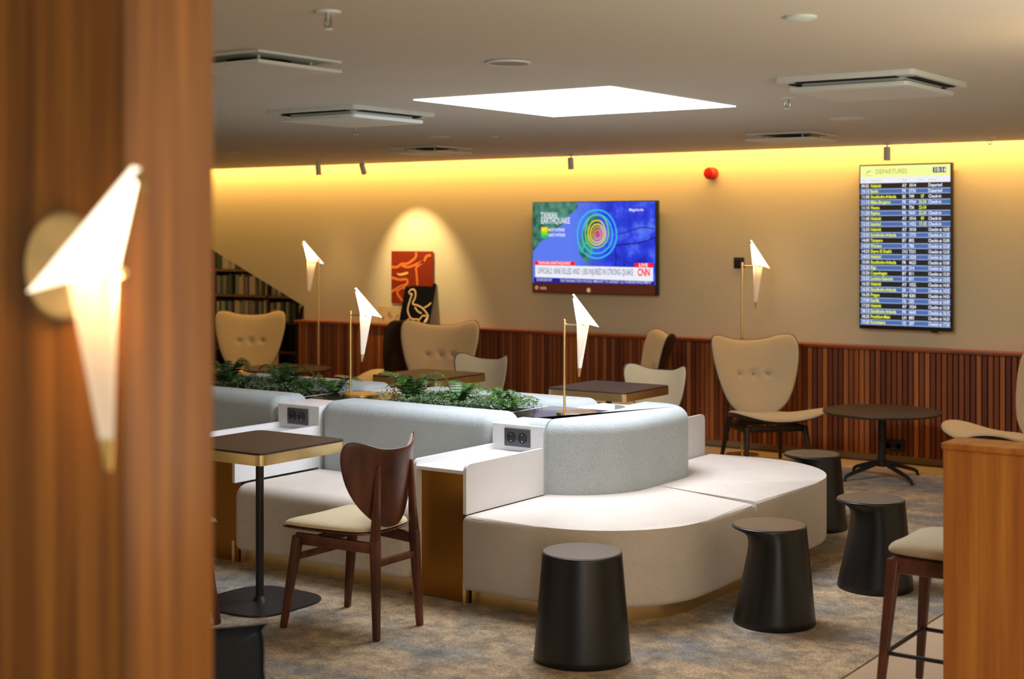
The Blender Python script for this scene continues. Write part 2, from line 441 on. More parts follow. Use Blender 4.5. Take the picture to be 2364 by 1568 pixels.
# ============================================================ CEILING FITTINGS
b = BM(); box(b, -4.55, -3.415, 5.65, 6.905, ZC-.006, ZC-.0005)
tag(obj('light_panel', b, panel_m), 'large square luminous white panel set flush in the ceiling', 'light panel')
def cassette(x0, x1, y0, y1, label):
    cx_, cy_ = (x0+x1)/2, (y0+y1)/2; t = thing('ceiling_air_conditioner', label, 'air conditioner', (cx_, cy_, ZC), 0, 'air conditioner cassettes')
    a, c = (x1-x0)/2, (y1-y0)/2
    b = BM(); prism(b, rrect(-a, a, -c, c, .02), -.022, 0, 0, .004, 1); obj('frame', b, offwhite, t)
    for s in (-1, 1):
        b = BM(); box(b, -a*.72, a*.72, s*c*.86-.02, s*c*.86+.02, -.026, -.021); obj('vent_slot', b, darkmat, t)
        b = BM(); box(b, s*a*.86-.02, s*a*.86+.02, -c*.72, c*.72, -.026, -.021); obj('vent_slot', b, darkmat, t)
    b = BM(); prism(b, rrect(-a*.74, a*.74, -c*.74, c*.74, .03), -.04, -.022, 0, 0); obj('neck', b, offwhite, t)
    b = BM(); prism(b, rrect(-a*.86, a*.86, -c*.86, c*.86, .02), -.06, -.042, .0, .004, 1); pl = obj('cover_plate', b, offwhite, t)
    b = BM(); box(b, -a*.78, a*.78, -c*.78, c*.78, -.0615, -.060); obj('grille', b, perf, pl)
cassette(-2.665, -2.055, 5.75, 6.43, 'square white air conditioner in the ceiling, right of the luminous panel')
cassette(-5.60, -4.97, 5.69, 6.37, 'square white air conditioner in the ceiling, left of the luminous panel')
def diffuser(x0, x1, y0, y1, label):
    cx_, cy_ = (x0+x1)/2, (y0+y1)/2; t = thing('ceiling_diffuser', label, 'air diffuser', (cx_, cy_, ZC), 0, 'hanging plate air diffusers')
    a = (x1-x0)/2; c = (y1-y0)/2
    b = BM(); box(b, -a, a, -c, c, -.010, 0, .002, 1); obj('frame', b, offwhite, t)
    b = BM(); lathe(b, [(a*.55, -.0115), (a*.55, -.0100)]); obj('opening', b, darkmat, t)
    for s in (-1, 1):
        for q in (-1, 1):
            b = BM(); cyl(b, (s*a*.62, q*c*.62, 0), .006, -.035, -.010, 10); obj('strut', b, offwhite, t)
    b = BM(); box(b, -a, a, -c, c, -.047, -.035, .002, 1); pl = obj('hanging_plate', b, offwhite, t)
    b = BM(); box(b, -a*.93, a*.93, -c*.93, c*.93, -.0480, -.047); obj('perforated_face', b, perf, pl)
diffuser(-4.21, -3.765, 3.79, 4.24, 'hanging square air diffuser nearest the wooden pillar')
diffuser(-7.24, -6.78, 8.70, 9.15, 'small air diffuser far left of the news television near the cove')
diffuser(-4.32, -3.86, 8.87, 9.32, 'air diffuser on the far ceiling above the red alarm')
t = thing('ceiling_speaker', 'round perforated loudspeaker disc in the ceiling between pillar and luminous panel', 'loudspeaker', (-3.255, 4.622, ZC))
b = BM(); lathe(b, [(.09, -.002), (.088, -.008), (.078, -.010), (.076, -.004), (.0, -.004)]); obj('ring', b, offwhite, t)
b = BM(); cyl(b, (0, 0, 0), .0745, -.0085, -.004, 32); obj('grille', b, plain('speaker_mesh', srgb(150, 142, 130), .7), t)
def sprinkler(x, y, label):
    t = thing('sprinkler', label, 'sprinkler', (x, y, ZC), 0, 'ceiling sprinklers')
    b = BM(); lathe(b, [(.04, 0), (.038, -.006), (.014, -.008), (.0, -.008)], n=24); obj('escutcheon', b, offwhite, t)
    b = BM(); cyl(b, (0, 0, 0), .008, -.03, -.006, 12); tube(b, [(-.012, 0, -.02), (-.014, 0, -.04), (0, 0, -.052)], .003, 6); tube(b, [(.012, 0, -.02), (.014, 0, -.04), (0, 0, -.052)], .003, 6)
    obj('head', b, plain('sprinkler_chrome', (.5, .5, .5), .3, 1.), t)
    b = BM(); cyl(b, (0, 0, 0), .014, -.056, -.052, 16); obj('deflector', b, offwhite, t)
sprinkler(-2.962, 3.271, 'ceiling sprinkler closest to the camera, above the pillar edge')
sprinkler(-3.003, 6.634, 'ceiling sprinkler between the luminous panel and right air conditioner')
sprinkler(-3.069, 10.074, 'ceiling sprinkler above the departures screen by the cove')
sprinkler(-5.949, 6.825, 'tiny ceiling sprinkler below the left air conditioner')
b = BM(); lathe(b, [(.05, 0), (.05, -.006), (.03, -.014), (0, -.016)], (0, 0, 0)); tag(obj('smoke_detector', b, offwhite, None, (-1.849, 4.179, ZC)), 'flat round detector on the ceiling at upper right', 'detector')
for x, y, r_, lb in ((-3.256, 8.006, .10, 'thin round ceiling disc in front of the departures screen'), (-6.148, 7.918, .07, 'small round ceiling cap left of the luminous panel'), (-5.845, 8.13, .03, 'tiny round ceiling sensor left of the luminous panel'), (-8.705, 8.481, .05, 'small ceiling cap near the pillar by the cove')):
    b = BM(); lathe(b, [(r_, 0), (r_, -.003), (r_*.9, -.006), (0, -.006)]); tag(obj('ceiling_sensor', b, offwhite, None, (x, y, ZC)), lb, 'ceiling sensor')
def spotlight(x, y, tilt, az, label):
    t = thing('spotlight', label, 'spotlight', (x, y, ZC), az, 'cylinder ceiling spotlights')
    b = BM(); cyl(b, (0, 0, 0), .022, -.012, 0, 20, .002); cyl(b, (0, 0, 0), .006, -.03, -.012, 10); obj('mount', b, offwhite, t)
    b = BM(); cyl(b, (0, 0, 0), .026, -.05, .05, 24, .003)
    for v in b.verts: v.co = Matrix.Rotation(tilt, 3, 'X') @ v.co + Vector((0, 0, -.075))
    obj('barrel', b, offwhite, t)
spotlight(-9.171, 9.999, 0.1, 0, 'ceiling spotlight, leftmost by the cove above the tall lamp')
spotlight(-8.73, 10.112, .55, .2, 'ceiling spotlight tilted at the wall above the posters')
spotlight(-6.633, 10.332, .1, 0, 'ceiling spotlight above the news television')
spotlight(-3.925, 10.419, .0, 0, 'ceiling spotlight above the departures screen')
spot('poster_spot', (-8.70, 10.19, 2.25), (-8.62, 10.8, 1.35), 80, (1.0, .72, .36), 66, .7, .015)
# warm glow at the far right of the ceiling comes from a lamp out of frame
# ============================================================ WALL THINGS
def wallmap(x0, z0, y=None):
    yy = YW-.001 if y is None else y
    return lambda a, c, h: (x0+a, yy-h, z0+c)
# ---- news television
TX0, TX1, TZ0, TZ1 = -7.29, -6.034, 1.20, 2.0
W_, H_ = TX1-TX0, TZ1-TZ0
t = thing('television', 'wall television showing an earthquake news map', 'television', ((TX0+TX1)/2, YW-.025, TZ0))
b = BM(); box(b, -.2, .2, 0, .0245, .25, .55); obj('wall_bracket', b, black, t)
pm = lambda a, c, h: (-W_/2+a, -.051-h, c)
b = BM(); box(b, -W_/2, W_/2, -.05, 0, 0, H_, .004, 2); obj('casing', b, black, t)
def uv(x, y): return ((x-130)/(1835-130)*W_, (1-(y-160)/(1435-160))*H_)
def ocean():
    k = N('screen_ocean'); v = k.coords(); f = k.noise(v, 5, 5, .65); g = k.noise(v, 1.8, 2)
    a = k.ramp(f, [(.30, srgb(16, 26, 150)), (.5, srgb(40, 62, 225)), (.7, srgb(96, 132, 250))])
    tc = k.n('ShaderNodeTexCoord'); sp = k.n('ShaderNodeSeparateXYZ'); k.l(tc.outputs['Object'], sp.inputs[0])
    mr = k.n('ShaderNodeMapRange'); mr.inputs[1].default_value = -.2; mr.inputs[2].default_value = .15; k.l(sp.outputs[0], mr.inputs[0])
    c = k.mix(mr.outputs[0], srgb(92, 124, 240), a); k.base((0, 0, 0)); k.l(c, k.b.inputs['Emission Color']); k.b.inputs['Emission Strength'].default_value = 1.0
    return k.m
def noisy_emit(name, a, c, sc=14):
    k = N(name); f = k.noise(k.coords(), sc, 4, .6); k.base((0, 0, 0))
    k.l(k.ramp(f, [(.35, a), (.65, c)]), k.b.inputs['Emission Color']); k.b.inputs['Emission Strength'].default_value = 1.0; return k.m
E_ = {n_: emit('screen_'+n_, c_) for n_, c_ in dict(white=srgb(236, 238, 250), red=srgb(250, 20, 28), pink=srgb(250, 150, 180), navy=srgb(24, 26, 150), brown=srgb(74, 28, 14), tan=srgb(200, 150, 120), cyan=srgb(40, 190, 235), teal=srgb(30, 190, 160), lime=srgb(120, 230, 20), yellow=srgb(250, 220, 20), orange=srgb(240, 150, 20), ink=srgb(90, 100, 120), dkblue=srgb(10, 14, 100), midblue=srgb(70, 104, 170), rowline=srgb(140, 160, 200), black=srgb(16, 18, 22), hdr=srgb(244, 250, 160), dkgreen=srgb(20, 60, 40), citron=srgb(236, 246, 70), olive=srgb(176, 190, 60), lilac=srgb(206, 206, 226)).items()}
b = BM(); poly(b, [uv(138, 172), uv(1818, 172), uv(1818, 1290), uv(138, 1290)], pm, 0, 0); obj('screen', b, ocean(), t, recalc=False)
b = BM(); poly(b, [uv(138, 1290), uv(1818, 1290), uv(1818, 1425), uv(138, 1425)], pm, 0, 0); sb = obj('sponsor_strip', b, E_['brown'], t, recalc=False)
b = BM()
ribbon(b, [(uv(195, 1362)[0]+.012*math.cos(2*PI*i/12), uv(195, 1362)[1]+.012*math.sin(2*PI*i/12)) for i in range(12)], .010, pm, 0, True, .002)
add_text(b, 'tele', *uv(245, 1385), .045, pm, 0, .002, .0006); poly(b, [(uv(928, 1380)[0]+.02*math.cos(2*PI*i/14), uv(928, 1380)[1]+.02*math.sin(2*PI*i/14)) for i in range(14)], pm, 0, .002)
obj('sponsor_lettering', b, E_['tan'], sb, recalc=False)
land = noisy_emit('screen_land', srgb(16, 84, 72), srgb(90, 150, 130))
b = BM()
poly(b, [uv(*p) for p in smooth_line([(138, 172), (740, 172), (740, 290), (640, 360), (560, 480), (400, 580), (380, 660), (270, 700), (190, 800), (138, 850)], 3)], pm, 0, .001)
poly(b, [uv(*p) for p in smooth_outline([(930, 330), (1040, 360), (1090, 440), (1075, 560), (1010, 640), (990, 760), (960, 870), (935, 960), (905, 1040), (860, 960), (800, 880), (790, 760), (830, 620), (890, 480)], 3)], pm, 0, .0015)
obj('map_land', b, land, t, recalc=False)
def ell(cx_, cy_, a, c, n=40, ph=.3, wob=.0):
    return [uv(cx_+a*math.cos(2*PI*i/n)*(1+wob*math.sin(6*PI*i/n+ph)), cy_+c*math.sin(2*PI*i/n)*(1+wob*math.cos(4*PI*i/n+ph))) for i in range(n)]
for nm, rings_ in (('cyan', [(1040, 610, 268, 335, .012), (1045, 610, 205, 270, .02)]), ('lime', [(1040, 570, 158, 235, .03)]), ('yellow', [(1040, 590, 120, 175, .04), (1045, 600, 92, 130, .04)]), ('orange', [(1050, 600, 66, 95, .05), (1052, 610, 40, 60, .05)]), ('red', [(1052, 605, 16, 28, .05)])):
    b = BM()
    for (cx_, cy_, a, c, wb) in rings_: ribbon(b, [p for p in ell(cx_, cy_, a, c, wob=wb)], .010 if nm != 'cyan' else .013, pm, 0, True, .002)
    obj('contour_ring', b, E_[nm], t, recalc=False)
b = BM(); ribbon(b, [uv(*p) for p in smooth_line([(830, 860), (860, 770), (900, 730), (960, 780), (970, 850), (960, 890)])], .018, pm, 0, False, .002); obj('contour_ring', b, E_['teal'], t, recalc=False)
b = BM()
ribbon(b, [uv(*p) for p in smooth_line([(1815, 650), (1680, 710), (1500, 740), (1290, 760)])], .010, pm, 0, False, .001)
ribbon(b, [uv(*p) for p in smooth_line([(1290, 790), (1300, 900), (1290, 1040)])], .008, pm, 0, False, .001)
ribbon(b, [uv(*p) for p in smooth_line([(1800, 540), (1640, 520), (1450, 580), (1320, 620)])], .008, pm, 0, False, .001)
obj('sea_trench', b, E_['dkblue'], t, recalc=False)
b = BM()
add_text(b, 'TAIWAN', *uv(258, 388), .075, pm, 0, .003, .0012, width=.17); add_text(b, 'EARTHQUAKE', *uv(258, 462), .075, pm, 0, .003, .0012, width=.30)
add_text(b, 'MOST INTENSE', *uv(362, 570), .036, pm, 0, .003, .0008, width=.17); add_text(b, 'LEAST INTENSE', *uv(362, 642), .036, pm, 0, .003, .0008, width=.175)
add_text(b, 'Magnitude', *uv(1475, 300), .034, pm, 0, .003, .0005)
obj('map_title', b, E_['white'], t, recalc=False)
b = BM(); poly(b, [uv(262, 512), uv(352, 512), uv(352, 575), uv(262, 575)], pm, 0, .002); poly(b, [uv(262, 575), uv(352, 575), uv(352, 620), uv(262, 620)], pm, 1, .002); poly(b, [uv(262, 620), uv(352, 620), uv(352, 660), uv(262, 660)], pm, 2, .002)
obj('map_key', b, [E_['yellow'], E_['lime'], E_['teal']], t, recalc=False)
b = BM(); poly(b, [uv(175, 1045), uv(1792, 1058), uv(1792, 1240), uv(175, 1215)], pm, 0, .002); cb = obj('caption_band', b, E_['white'], t, recalc=False)
b = BM(); add_text(b, 'OFFICIALS: NINE KILLED AND 1,050 INJURED IN STRONG QUAKE', *uv(205, 1165), .075, pm, 0, .003, .0004, width=.975); obj('caption_lettering', b, E_['ink'], cb, recalc=False)
b = BM(); add_text(b, 'CNN', *uv(1588, 1168), .085, pm, 0, .003, .003, width=.118); obj('channel_logo', b, E_['red'], cb, recalc=False)
b = BM(); poly(b, [uv(168, 985), uv(738, 990), uv(735, 1045), uv(168, 1045)], pm, 0, .002); poly(b, [uv(1548, 998), uv(1792, 998), uv(1792, 1058), uv(1548, 1058)], pm, 0, .002); rb = obj('red_band', b, E_['red'], t, recalc=False)
b = BM(); add_text(b, 'TAIWAN EARTHQUAKE', *uv(215, 1032), .034, pm, 0, .003, .0006, width=.34); add_text(b, 'LIVE', *uv(1605, 1046), .040, pm, 0, .003, .0008, width=.085); obj('band_lettering', b, E_['white'], rb, recalc=False)
b = BM(); poly(b, [uv(150, 1218), uv(1812, 1240), uv(1812, 1290), uv(150, 1290)], pm, 0, .001); tb = obj('ticker_band', b, E_['navy'], t, recalc=False)
b = BM(); add_text(b, 'SOURCES SAY', *uv(195, 1268), .034, pm, 0, .003, .0005, width=.165); add_text(b, 'THE TRANSACTION WOULD AMOUNT TO LARGEST U.S. FOREIGN INVESTMENT', *uv(530, 1274), .034, pm, 0, .003, .0005, width=.915); obj('ticker_lettering', b, E_['lilac'], tb, recalc=False)
# ---- departures board
DX0, DX1, DZ0, DZ1 = -4.262, -3.546, .995, 2.248
DW, DH = DX1-DX0, DZ1-DZ0
t = thing('departures_screen', 'tall portrait departures screen listing flights', 'screen', ((DX0+DX1)/2, YW-.025, DZ0))
b = BM(); box(b, -.15, .15, 0, .0245, .4, .85); obj('wall_bracket', b, black, t)
b = BM(); box(b, -DW/2, DW/2, -.05, 0, 0, DH, .004, 2); obj('casing', b, black, t)
dm = lambda a, c, h: (-DW/2+a, -.051-h, c)
mg = .010; IW = DW-2*mg; top = DH-mg; hd = .088; hc = .045
b = BM()
poly(b, [(mg, top-hd), (mg+IW, top-hd), (mg+IW, top), (mg, top)], dm, 0)
poly(b, [(mg, top-hd-hc), (mg+IW, top-hd-hc), (mg+IW, top-hd), (mg, top-hd)], dm, 1)
y = top-hd-hc; rh = (y-.032)/26
for i in range(26):
    y1 = y-i*rh; y0 = y1-rh
    if i % 2 == 0: poly(b, [(mg, y0), (mg+IW, y0), (mg+IW, y1), (mg, y1)], dm, 2)
    else:
        poly(b, [(mg, y0), (mg+IW, y0), (mg+IW, y1), (mg, y1)], dm, 3)
        poly(b, [(mg, y1-.007), (mg+IW, y1-.007), (mg+IW, y1+.001), (mg, y1+.001)], dm, 4, .0005)
        poly(b, [(mg, y0-.001), (mg+IW, y0-.001), (mg+IW, y0+.007), (mg, y0+.007)], dm, 4, .0005)
poly(b, [(mg+.565, top-.062), (mg+.665, top-.062), (mg+.665, top-.022), (mg+.565, top-.022)], dm, 5, .0005)
obj('display', b, [E_['hdr'], E_['white'], E_['black'], E_['midblue'], E_['rowline'], E_['dkgreen']], t, recalc=False)
FL = '''09:55|Helsinki|AY|1014||Departed
10:15|Berlin|FR|2733||Departed
11:05|Stockholm-Arlanda|SK|749|07|Check-in
11:10|Milan-Bergamo|FR|4764|23-24|Check-in
11:15|Vienna|FR|736|22-24|
11:20|Paphos|FR|9641|22-24|Check-in
11:45|Helsinki|AY|1016|09|Check-in
12:35|Istanbul|TK|1422|17-18|Check-in
12:55|Helsinki|AY|1018||Checkin at 10:55
13:35|Stockholm-Arlanda|SK|1773||Checkin at 11:35
14:00|Tampere|BT|802||Checkin at 12:00
14:20|Warsaw|LO|786||Checkin at 12:20
14:25|Sharm El Sheikh|OU|7231||Checkin at 12:25
14:55|Helsinki|AY|1020||Checkin at 12:55
15:00|Stockholm-Arlanda|FR|4623||Checkin at 13:00
15:20|Riga|BT|314||Checkin at 13:20
15:20|Copenhagen|BT|811||Checkin at 13:20
15:55|London-Gatwick|BT|871||Checkin at 13:55
16:35|Helsinki|AY|1022||Checkin at 14:35
16:35|Stockholm-Arlanda|SK|1745||Checkin at 14:35
16:35|Prague|EW|4281||Checkin at 14:35
17:00|Kardla|OJ|225||Checkin at 16:00
17:20|Helsinki|AY|1024||Checkin at 15:20
18:15|Stockholm-Arlanda|FR|4645||Checkin at 16:15
18:25|Frankfurt-Main|LH|883||Checkin at 16:25
19:20|Kuressaare|OJ|207||Checkin at 17:20'''.split('\n')
bw = BM(); by = BM()
for i, l in enumerate(FL):
    a = l.split('|'); yb = y-(i+1)*rh+rh*.24; s = rh*.82
    add_text(bw, a[0], mg+.008, yb, s, dm, 0, .0012, .0009, width=.060)
    add_text(by, a[1], mg+.082, yb, s, dm, 0, .0012, .0009, squeeze=.76)
    add_text(bw, a[2], mg+.330, yb, s, dm, 0, .0012, .0009, squeeze=.8); add_text(bw, a[3], mg+.382, yb, s, dm, 0, .0012, .0009, squeeze=.8)
    if a[4]: add_text(by, a[4], mg+(.458 if len(a[4]) > 2 else .474), yb, s, dm, 0, .0012, .0009, squeeze=.72)
    if a[5]: add_text(bw, a[5], mg+.530, yb, s, dm, 0, .0012, .0009, width=(.16 if 'at' in a[5] else None), squeeze=.8)
add_text(bw, '10:16', mg+.570, top-.055, .042, dm, 0, .0012, .0012, width=.090)
obj('white_lettering', bw, E_['white'], t, recalc=False); obj('yellow_lettering', by, E_['citron'], t, recalc=False)
b = BM(); add_text(b, 'DEPARTURES', mg+.120, top-.062, .050, dm, 0, .0012, .0004, width=.245)
poly(b, [(mg+.04, top-.058), (mg+.055, top-.058), (mg+.088, top-.038), (mg+.083, top-.034)], dm, 0, .0012); poly(b, [(mg+.052, top-.036), (mg+.058, top-.034), (mg+.072, top-.047), (mg+.065, top-.05)], dm, 0, .0012)
ribbon(b, [(mg+.04, top-.073), (mg+.09, top-.073)], .003, dm, 0, False, .0012)
for xx, s in ((.01, 'Time'), (.085, 'Destination'), (.33, 'Flight'), (.455, 'Desk'), (.53, 'Remarks')): add_text(b, s, mg+xx, top-hd-.030, .018, dm, 0, .0012)
obj('header_lettering', b, E_['olive'], t, recalc=False)
b = BM(); box(b, DW/2-.16, DW/2-.11, -.04, -.015, -.012, 0, .002, 1); obj('sensor_tab', b, black, t)
# ---- alarm, wall plate, posters
t = thing('fire_alarm', 'round red fire alarm sounder on the wall right of the television', 'alarm', (-5.548, YW, 2.215))
b = BM(); lathe(b, [(.05, 0), (.05, .02), (.044, .03)], n=28)
for v in b.verts: v.co = Vector((v.co.x, -v.co.z, v.co.y))
obj('base', b, red, t)
b = BM(); lathe(b, [(.044, .03), (.036, .045), (.036, .055), (.044, .06), (.05, .07), (.04, .085), (0, .09)], n=28)
for v in b.verts: v.co = Vector((v.co.x, -v.co.z, v.co.y))
obj('sounder', b, red, t)
t = thing('wall_switch', 'square black wall switch beside the tall lamp right of the television', 'switch', (-5.31, YW, 1.484))
b = BM(); box(b, -.045, .045, -.012, 0, -.045, .045, .003, 2); obj('plate', b, black, t)
b = BM(); box(b, -.03, .03, -.017, -.012, -.03, .03, .002, 1); obj('rocker', b, black, t)
# red print
t = thing('poster', 'rust red poster with winding orange lines on the spotlit wall', 'poster', (-8.70, YW-.012, 1.062))
b = BM(); box(b, -.25, .25, -.012, 0, 0, .495, .002, 1); obj('board', b, plain('rust_print', srgb(132, 42, 12), .7, Specular_IOR_Level=.2), t)
def pr(x, y): return (-.25+(x-290)/745*.5, (1-(y-150)/945)*.495)
pmm = lambda a, c, h: (a, -.013-h, c)
b = BM()
for L in ([(740, 170), (735, 260), (600, 370), (480, 385), (400, 440), (300, 440)], [(1010, 220), (930, 240), (880, 330), (750, 440), (750, 520), (760, 660), (770, 760)], [(880, 330), (760, 380), (600, 440), (480, 410)], [(300, 635), (450, 670), (570, 660), (580, 740), (450, 800), (300, 890)], [(640, 805), (480, 820), (400, 900), (490, 1040), (570, 1080)]):
    ribbon(b, [pr(*p) for p in smooth_line(L)], .024, pmm, 0, False, .001)
obj('painted_line', b, plain('orange_line', srgb(222, 120, 50), .6), t, recalc=False)
b = BM(); poly(b, [pr(*p) for p in smooth_outline([(395, 545), (450, 560), (590, 525), (590, 560), (480, 595), (420, 585)], 3)], pmm, 0, .001); obj('painted_fish', b, plain('pale_paint', srgb(250, 190, 110), .6), t, recalc=False)
# black print leaning on the ledge
t = thing('poster', 'black poster with a pale outlined goose leaning on the wainscot ledge', 'poster', (-8.597, 10.672, .868))
t.rotation_euler = (-math.atan2(.115, .40), 0, 0)
b = BM(); box(b, -.18, .18, 0, .01, 0, .405, .002, 1); obj('board', b, plain('black_print', (.004, .004, .005), .9, Specular_IOR_Level=.05), t)
def pg(x, y):
    v = (y-680)/705; xl = 645-112*v; return (-.18+(x-xl)/558*.36, (1-v)*.405)
pmk = lambda a, c, h: (a, -.001-h, c)
b = BM()
for L in ([(705, 850), (740, 800), (800, 790), (835, 840), (830, 930), (790, 1030), (900, 1060), (1000, 1120), (1085, 1230), (990, 1220), (930, 1285)], [(720, 870), (770, 870), (740, 960), (700, 1130), (740, 1240), (790, 1285), (860, 1285), (930, 1285)], [(830, 1090), (900, 1160), (960, 1180)], [(800, 1290), (785, 1405)], [(905, 1290), (930, 1395)], [(590, 1352), (680, 1320), (740, 1280)], [(950, 1380), (1020, 1340), (1085, 1360)], [(1000, 1090), (1060, 1060), (1130, 1005)]):
    ribbon(b, [pg(*p) for p in smooth_line(L)], .014, pmk, 0, False, .001)
obj('painted_goose', b, plain('goose_line', srgb(205, 175, 140), .6), t, recalc=False)
t = thing('greeting_card', 'small pale card with brown flowers on the ledge under the red poster', 'card', (-8.93, 10.74, .868))
b = BM(); box(b, -.16, .14, 0, .006, 0, .165, .001, 1); obj('board', b, plain('pale_card', srgb(216, 190, 140), .7), t)
b = BM()
for i in range(16):
    a0 = random.uniform(-.13, .1); c0 = random.uniform(.02, .12)
    ribbon(b, [(a0, c0), (a0+random.uniform(-.015, .015), c0+.015), (a0+random.uniform(-.02, .02), c0+.028)], .004, pmk, 0, False, .001)
obj('printed_flowers', b, plain('brown_ink', srgb(150, 110, 70), .7), t, recalc=False)
t = thing('floor_socket', 'black power socket low on the slats behind the round table', 'socket', (-3.97, 10.685, .125))
b = BM(); box(b, -.085, .085, -.02, 0, -.045, .045, .004, 2); obj('plate', b, black, t)
for s in (-1, 1):
    b = BM(); lathe(b, [(.024, 0), (.024, .003), (.018, .003), (.017, -.0), (0, 0)], n=18)
    for v in b.verts: v.co = Vector((v.co.x+s*.04, -.02-v.co.z, v.co.y))
    obj('outlet', b, stoolblk, t)

# ============================================================ ISLAND
UC = [-4.215, -5.72, -7.225, -8.73]      # unit centres
UH = .158
def bench(x0, x1, far, label):
    """straight bench; local y measured toward the room from the backrest face"""
    s = -1 if not far else 1
    yb = 6.07 if not far else 7.13
    t = thing('upholstered_bench', label, 'bench', ((x0+x1)/2, yb, 0), 0, 'straight benches of the island')
    hw = (x1-x0)/2
    def Y(a, c): return (min(s*a, s*c), max(s*a, s*c))
    y0, y1 = Y(-.02, .66)
    b = BM(); softbox(b, -hw-(.018 if not far else 0), hw, y0, y1, .075, .42, .075, .07, .03); obj('seat_cushion', b, seatfab, t, angle=60)
    y0, y1 = Y(-.02, .59)
    b = BM(); box(b, -hw-.012, hw-.005, y0, y1, 0, .075); obj('plinth', b, brass, t)
    y0, y1 = Y(-.285, 0)
    b = BM(); softbox(b, -hw, hw, y0, y1, .40, .79, .07, .068)
    obj('backrest', b, backfab, t, angle=70)
    return t
bench(UC[1]+UH, UC[0]-UH, False, 'grey wool bench in the near row between the two white socket units')
bench(UC[2]+UH, UC[1]-UH, False, 'bench in the near row cut off by the wooden pillar')
bench(UC[1]+UH, UC[0]-UH+.02, True, 'far side bench, its grey backrest top showing behind the right ferns')
bench(UC[2]+UH, UC[1]-UH, True, 'far side bench, its backrest top showing behind the left ferns')
# curved end bench
t = thing('curved_bench', 'curved end bench with pale seat wrapping the island end', 'bench', (-3.6, 6.6, 0))
def loc2(P): return [(x+3.6, y-6.6) for x, y in P]
x0 = UC[0]+UH+.003; xr = -3.09
def arc(cx_, cy_, r, a0, a1, n=12): return [(cx_+r*math.cos(math.radians(a0+(a1-a0)*i/n)), cy_+r*math.sin(math.radians(a0+(a1-a0)*i/n))) for i in range(n+1)]
x0 -= .018
near = [(x0+.015, 5.40)]+arc(xr-.55, 5.40+.55, .55, -90, 0)+[(xr, 6.462), (-3.72, 6.662), (-4.0, 6.664), (x0, 6.664), (x0, 5.425)]
x0 += .018
x0 += .02
far = [(xr, 6.467)]+arc(xr-.60, 7.80-.60, .60, 0, 90)+[(x0+.015, 7.80), (x0, 7.78), (x0, 6.668), (-4.0, 6.668), (-3.72, 6.666)]
x0 -= .02
for P in (near, far):
    b = BM(); prism(b, loc2(P), .075, .42, .032, .028, 4); obj('seat_cushion', b, seatfab, t, angle=60)
pl = [(x0-.012, 5.48)]+arc(xr-.56, 5.48+.48, .48, -90, 0)+arc(xr-.56, 7.72-.52, .48, 0, 90)+[(x0+.01, 7.68)]
b = BM(); prism(b, loc2(pl), 0, .075); obj('plinth', b, brass, t)
r1, r2 = .45, .26; XO = -3.72
def wrap(o):
    return [(x0, 6.07+o)]+arc(XO-r1, 6.07+r1, r1-o, -88, 0, 14)+arc(XO-r2, 7.15-r2, r2-o, 0, 88, 12)+[(x0, 7.15-o)]
inner = [(x0, 6.86)]+arc(XO-.40, 6.86-.12, .12, 90, 0, 5)+arc(XO-.40, 6.36+.12, .12, 0, -90, 5)+[(x0, 6.36)]
b = BM(); RB = .07; prof = [(0, .40), (0, .79-RB)]+[(RB*(1-math.cos(math.radians(a))), .79-RB+RB*math.sin(math.radians(a))) for a in (15, 30, 45, 60, 75, 90)]
rg = [[b.verts.new((x+3.6, y-6.6, z)) for x, y in wrap(o)] for o, z in prof]
ib = [b.verts.new((x+3.6, y-6.6, .40)) for x, y in inner]; it = [b.verts.new((x+3.6, y-6.6, .79)) for x, y in inner]
for p, q in zip(rg, rg[1:]):
    for i in range(len(p)-1): b.faces.new((p[i], p[i+1], q[i+1], q[i]))
for i in range(len(ib)-1): b.faces.new((ib[i], ib[i+1], it[i+1], it[i]))
b.faces.new(rg[-1]+it); b.faces.new((rg[0]+ib)[::-1])
b.faces.new([r_[0] for r_ in rg]+[it[-1], ib[-1]]); b.faces.new([r_[-1] for r_ in rg]+[it[0], ib[0]])
obj('backrest', b, backfab, t, angle=50)
def seam(P, z, r=.0022, closed=False):
    bb = BM(); tube(bb, [(x+3.6, y-6.6, z) for x, y in P], r, 6); return bb
off = [(x0+.04, 5.409)]+arc(xr-.55, 5.95, .541, -90, 0)+[(xr-.009, 6.44)]
obj('seam', seam(off, .411), seatfab, t)
off = [(xr-.009, 6.50)]+arc(xr-.60, 7.2, .591, 0, 80)
obj('seam', seam(off, .411), seatfab, t)

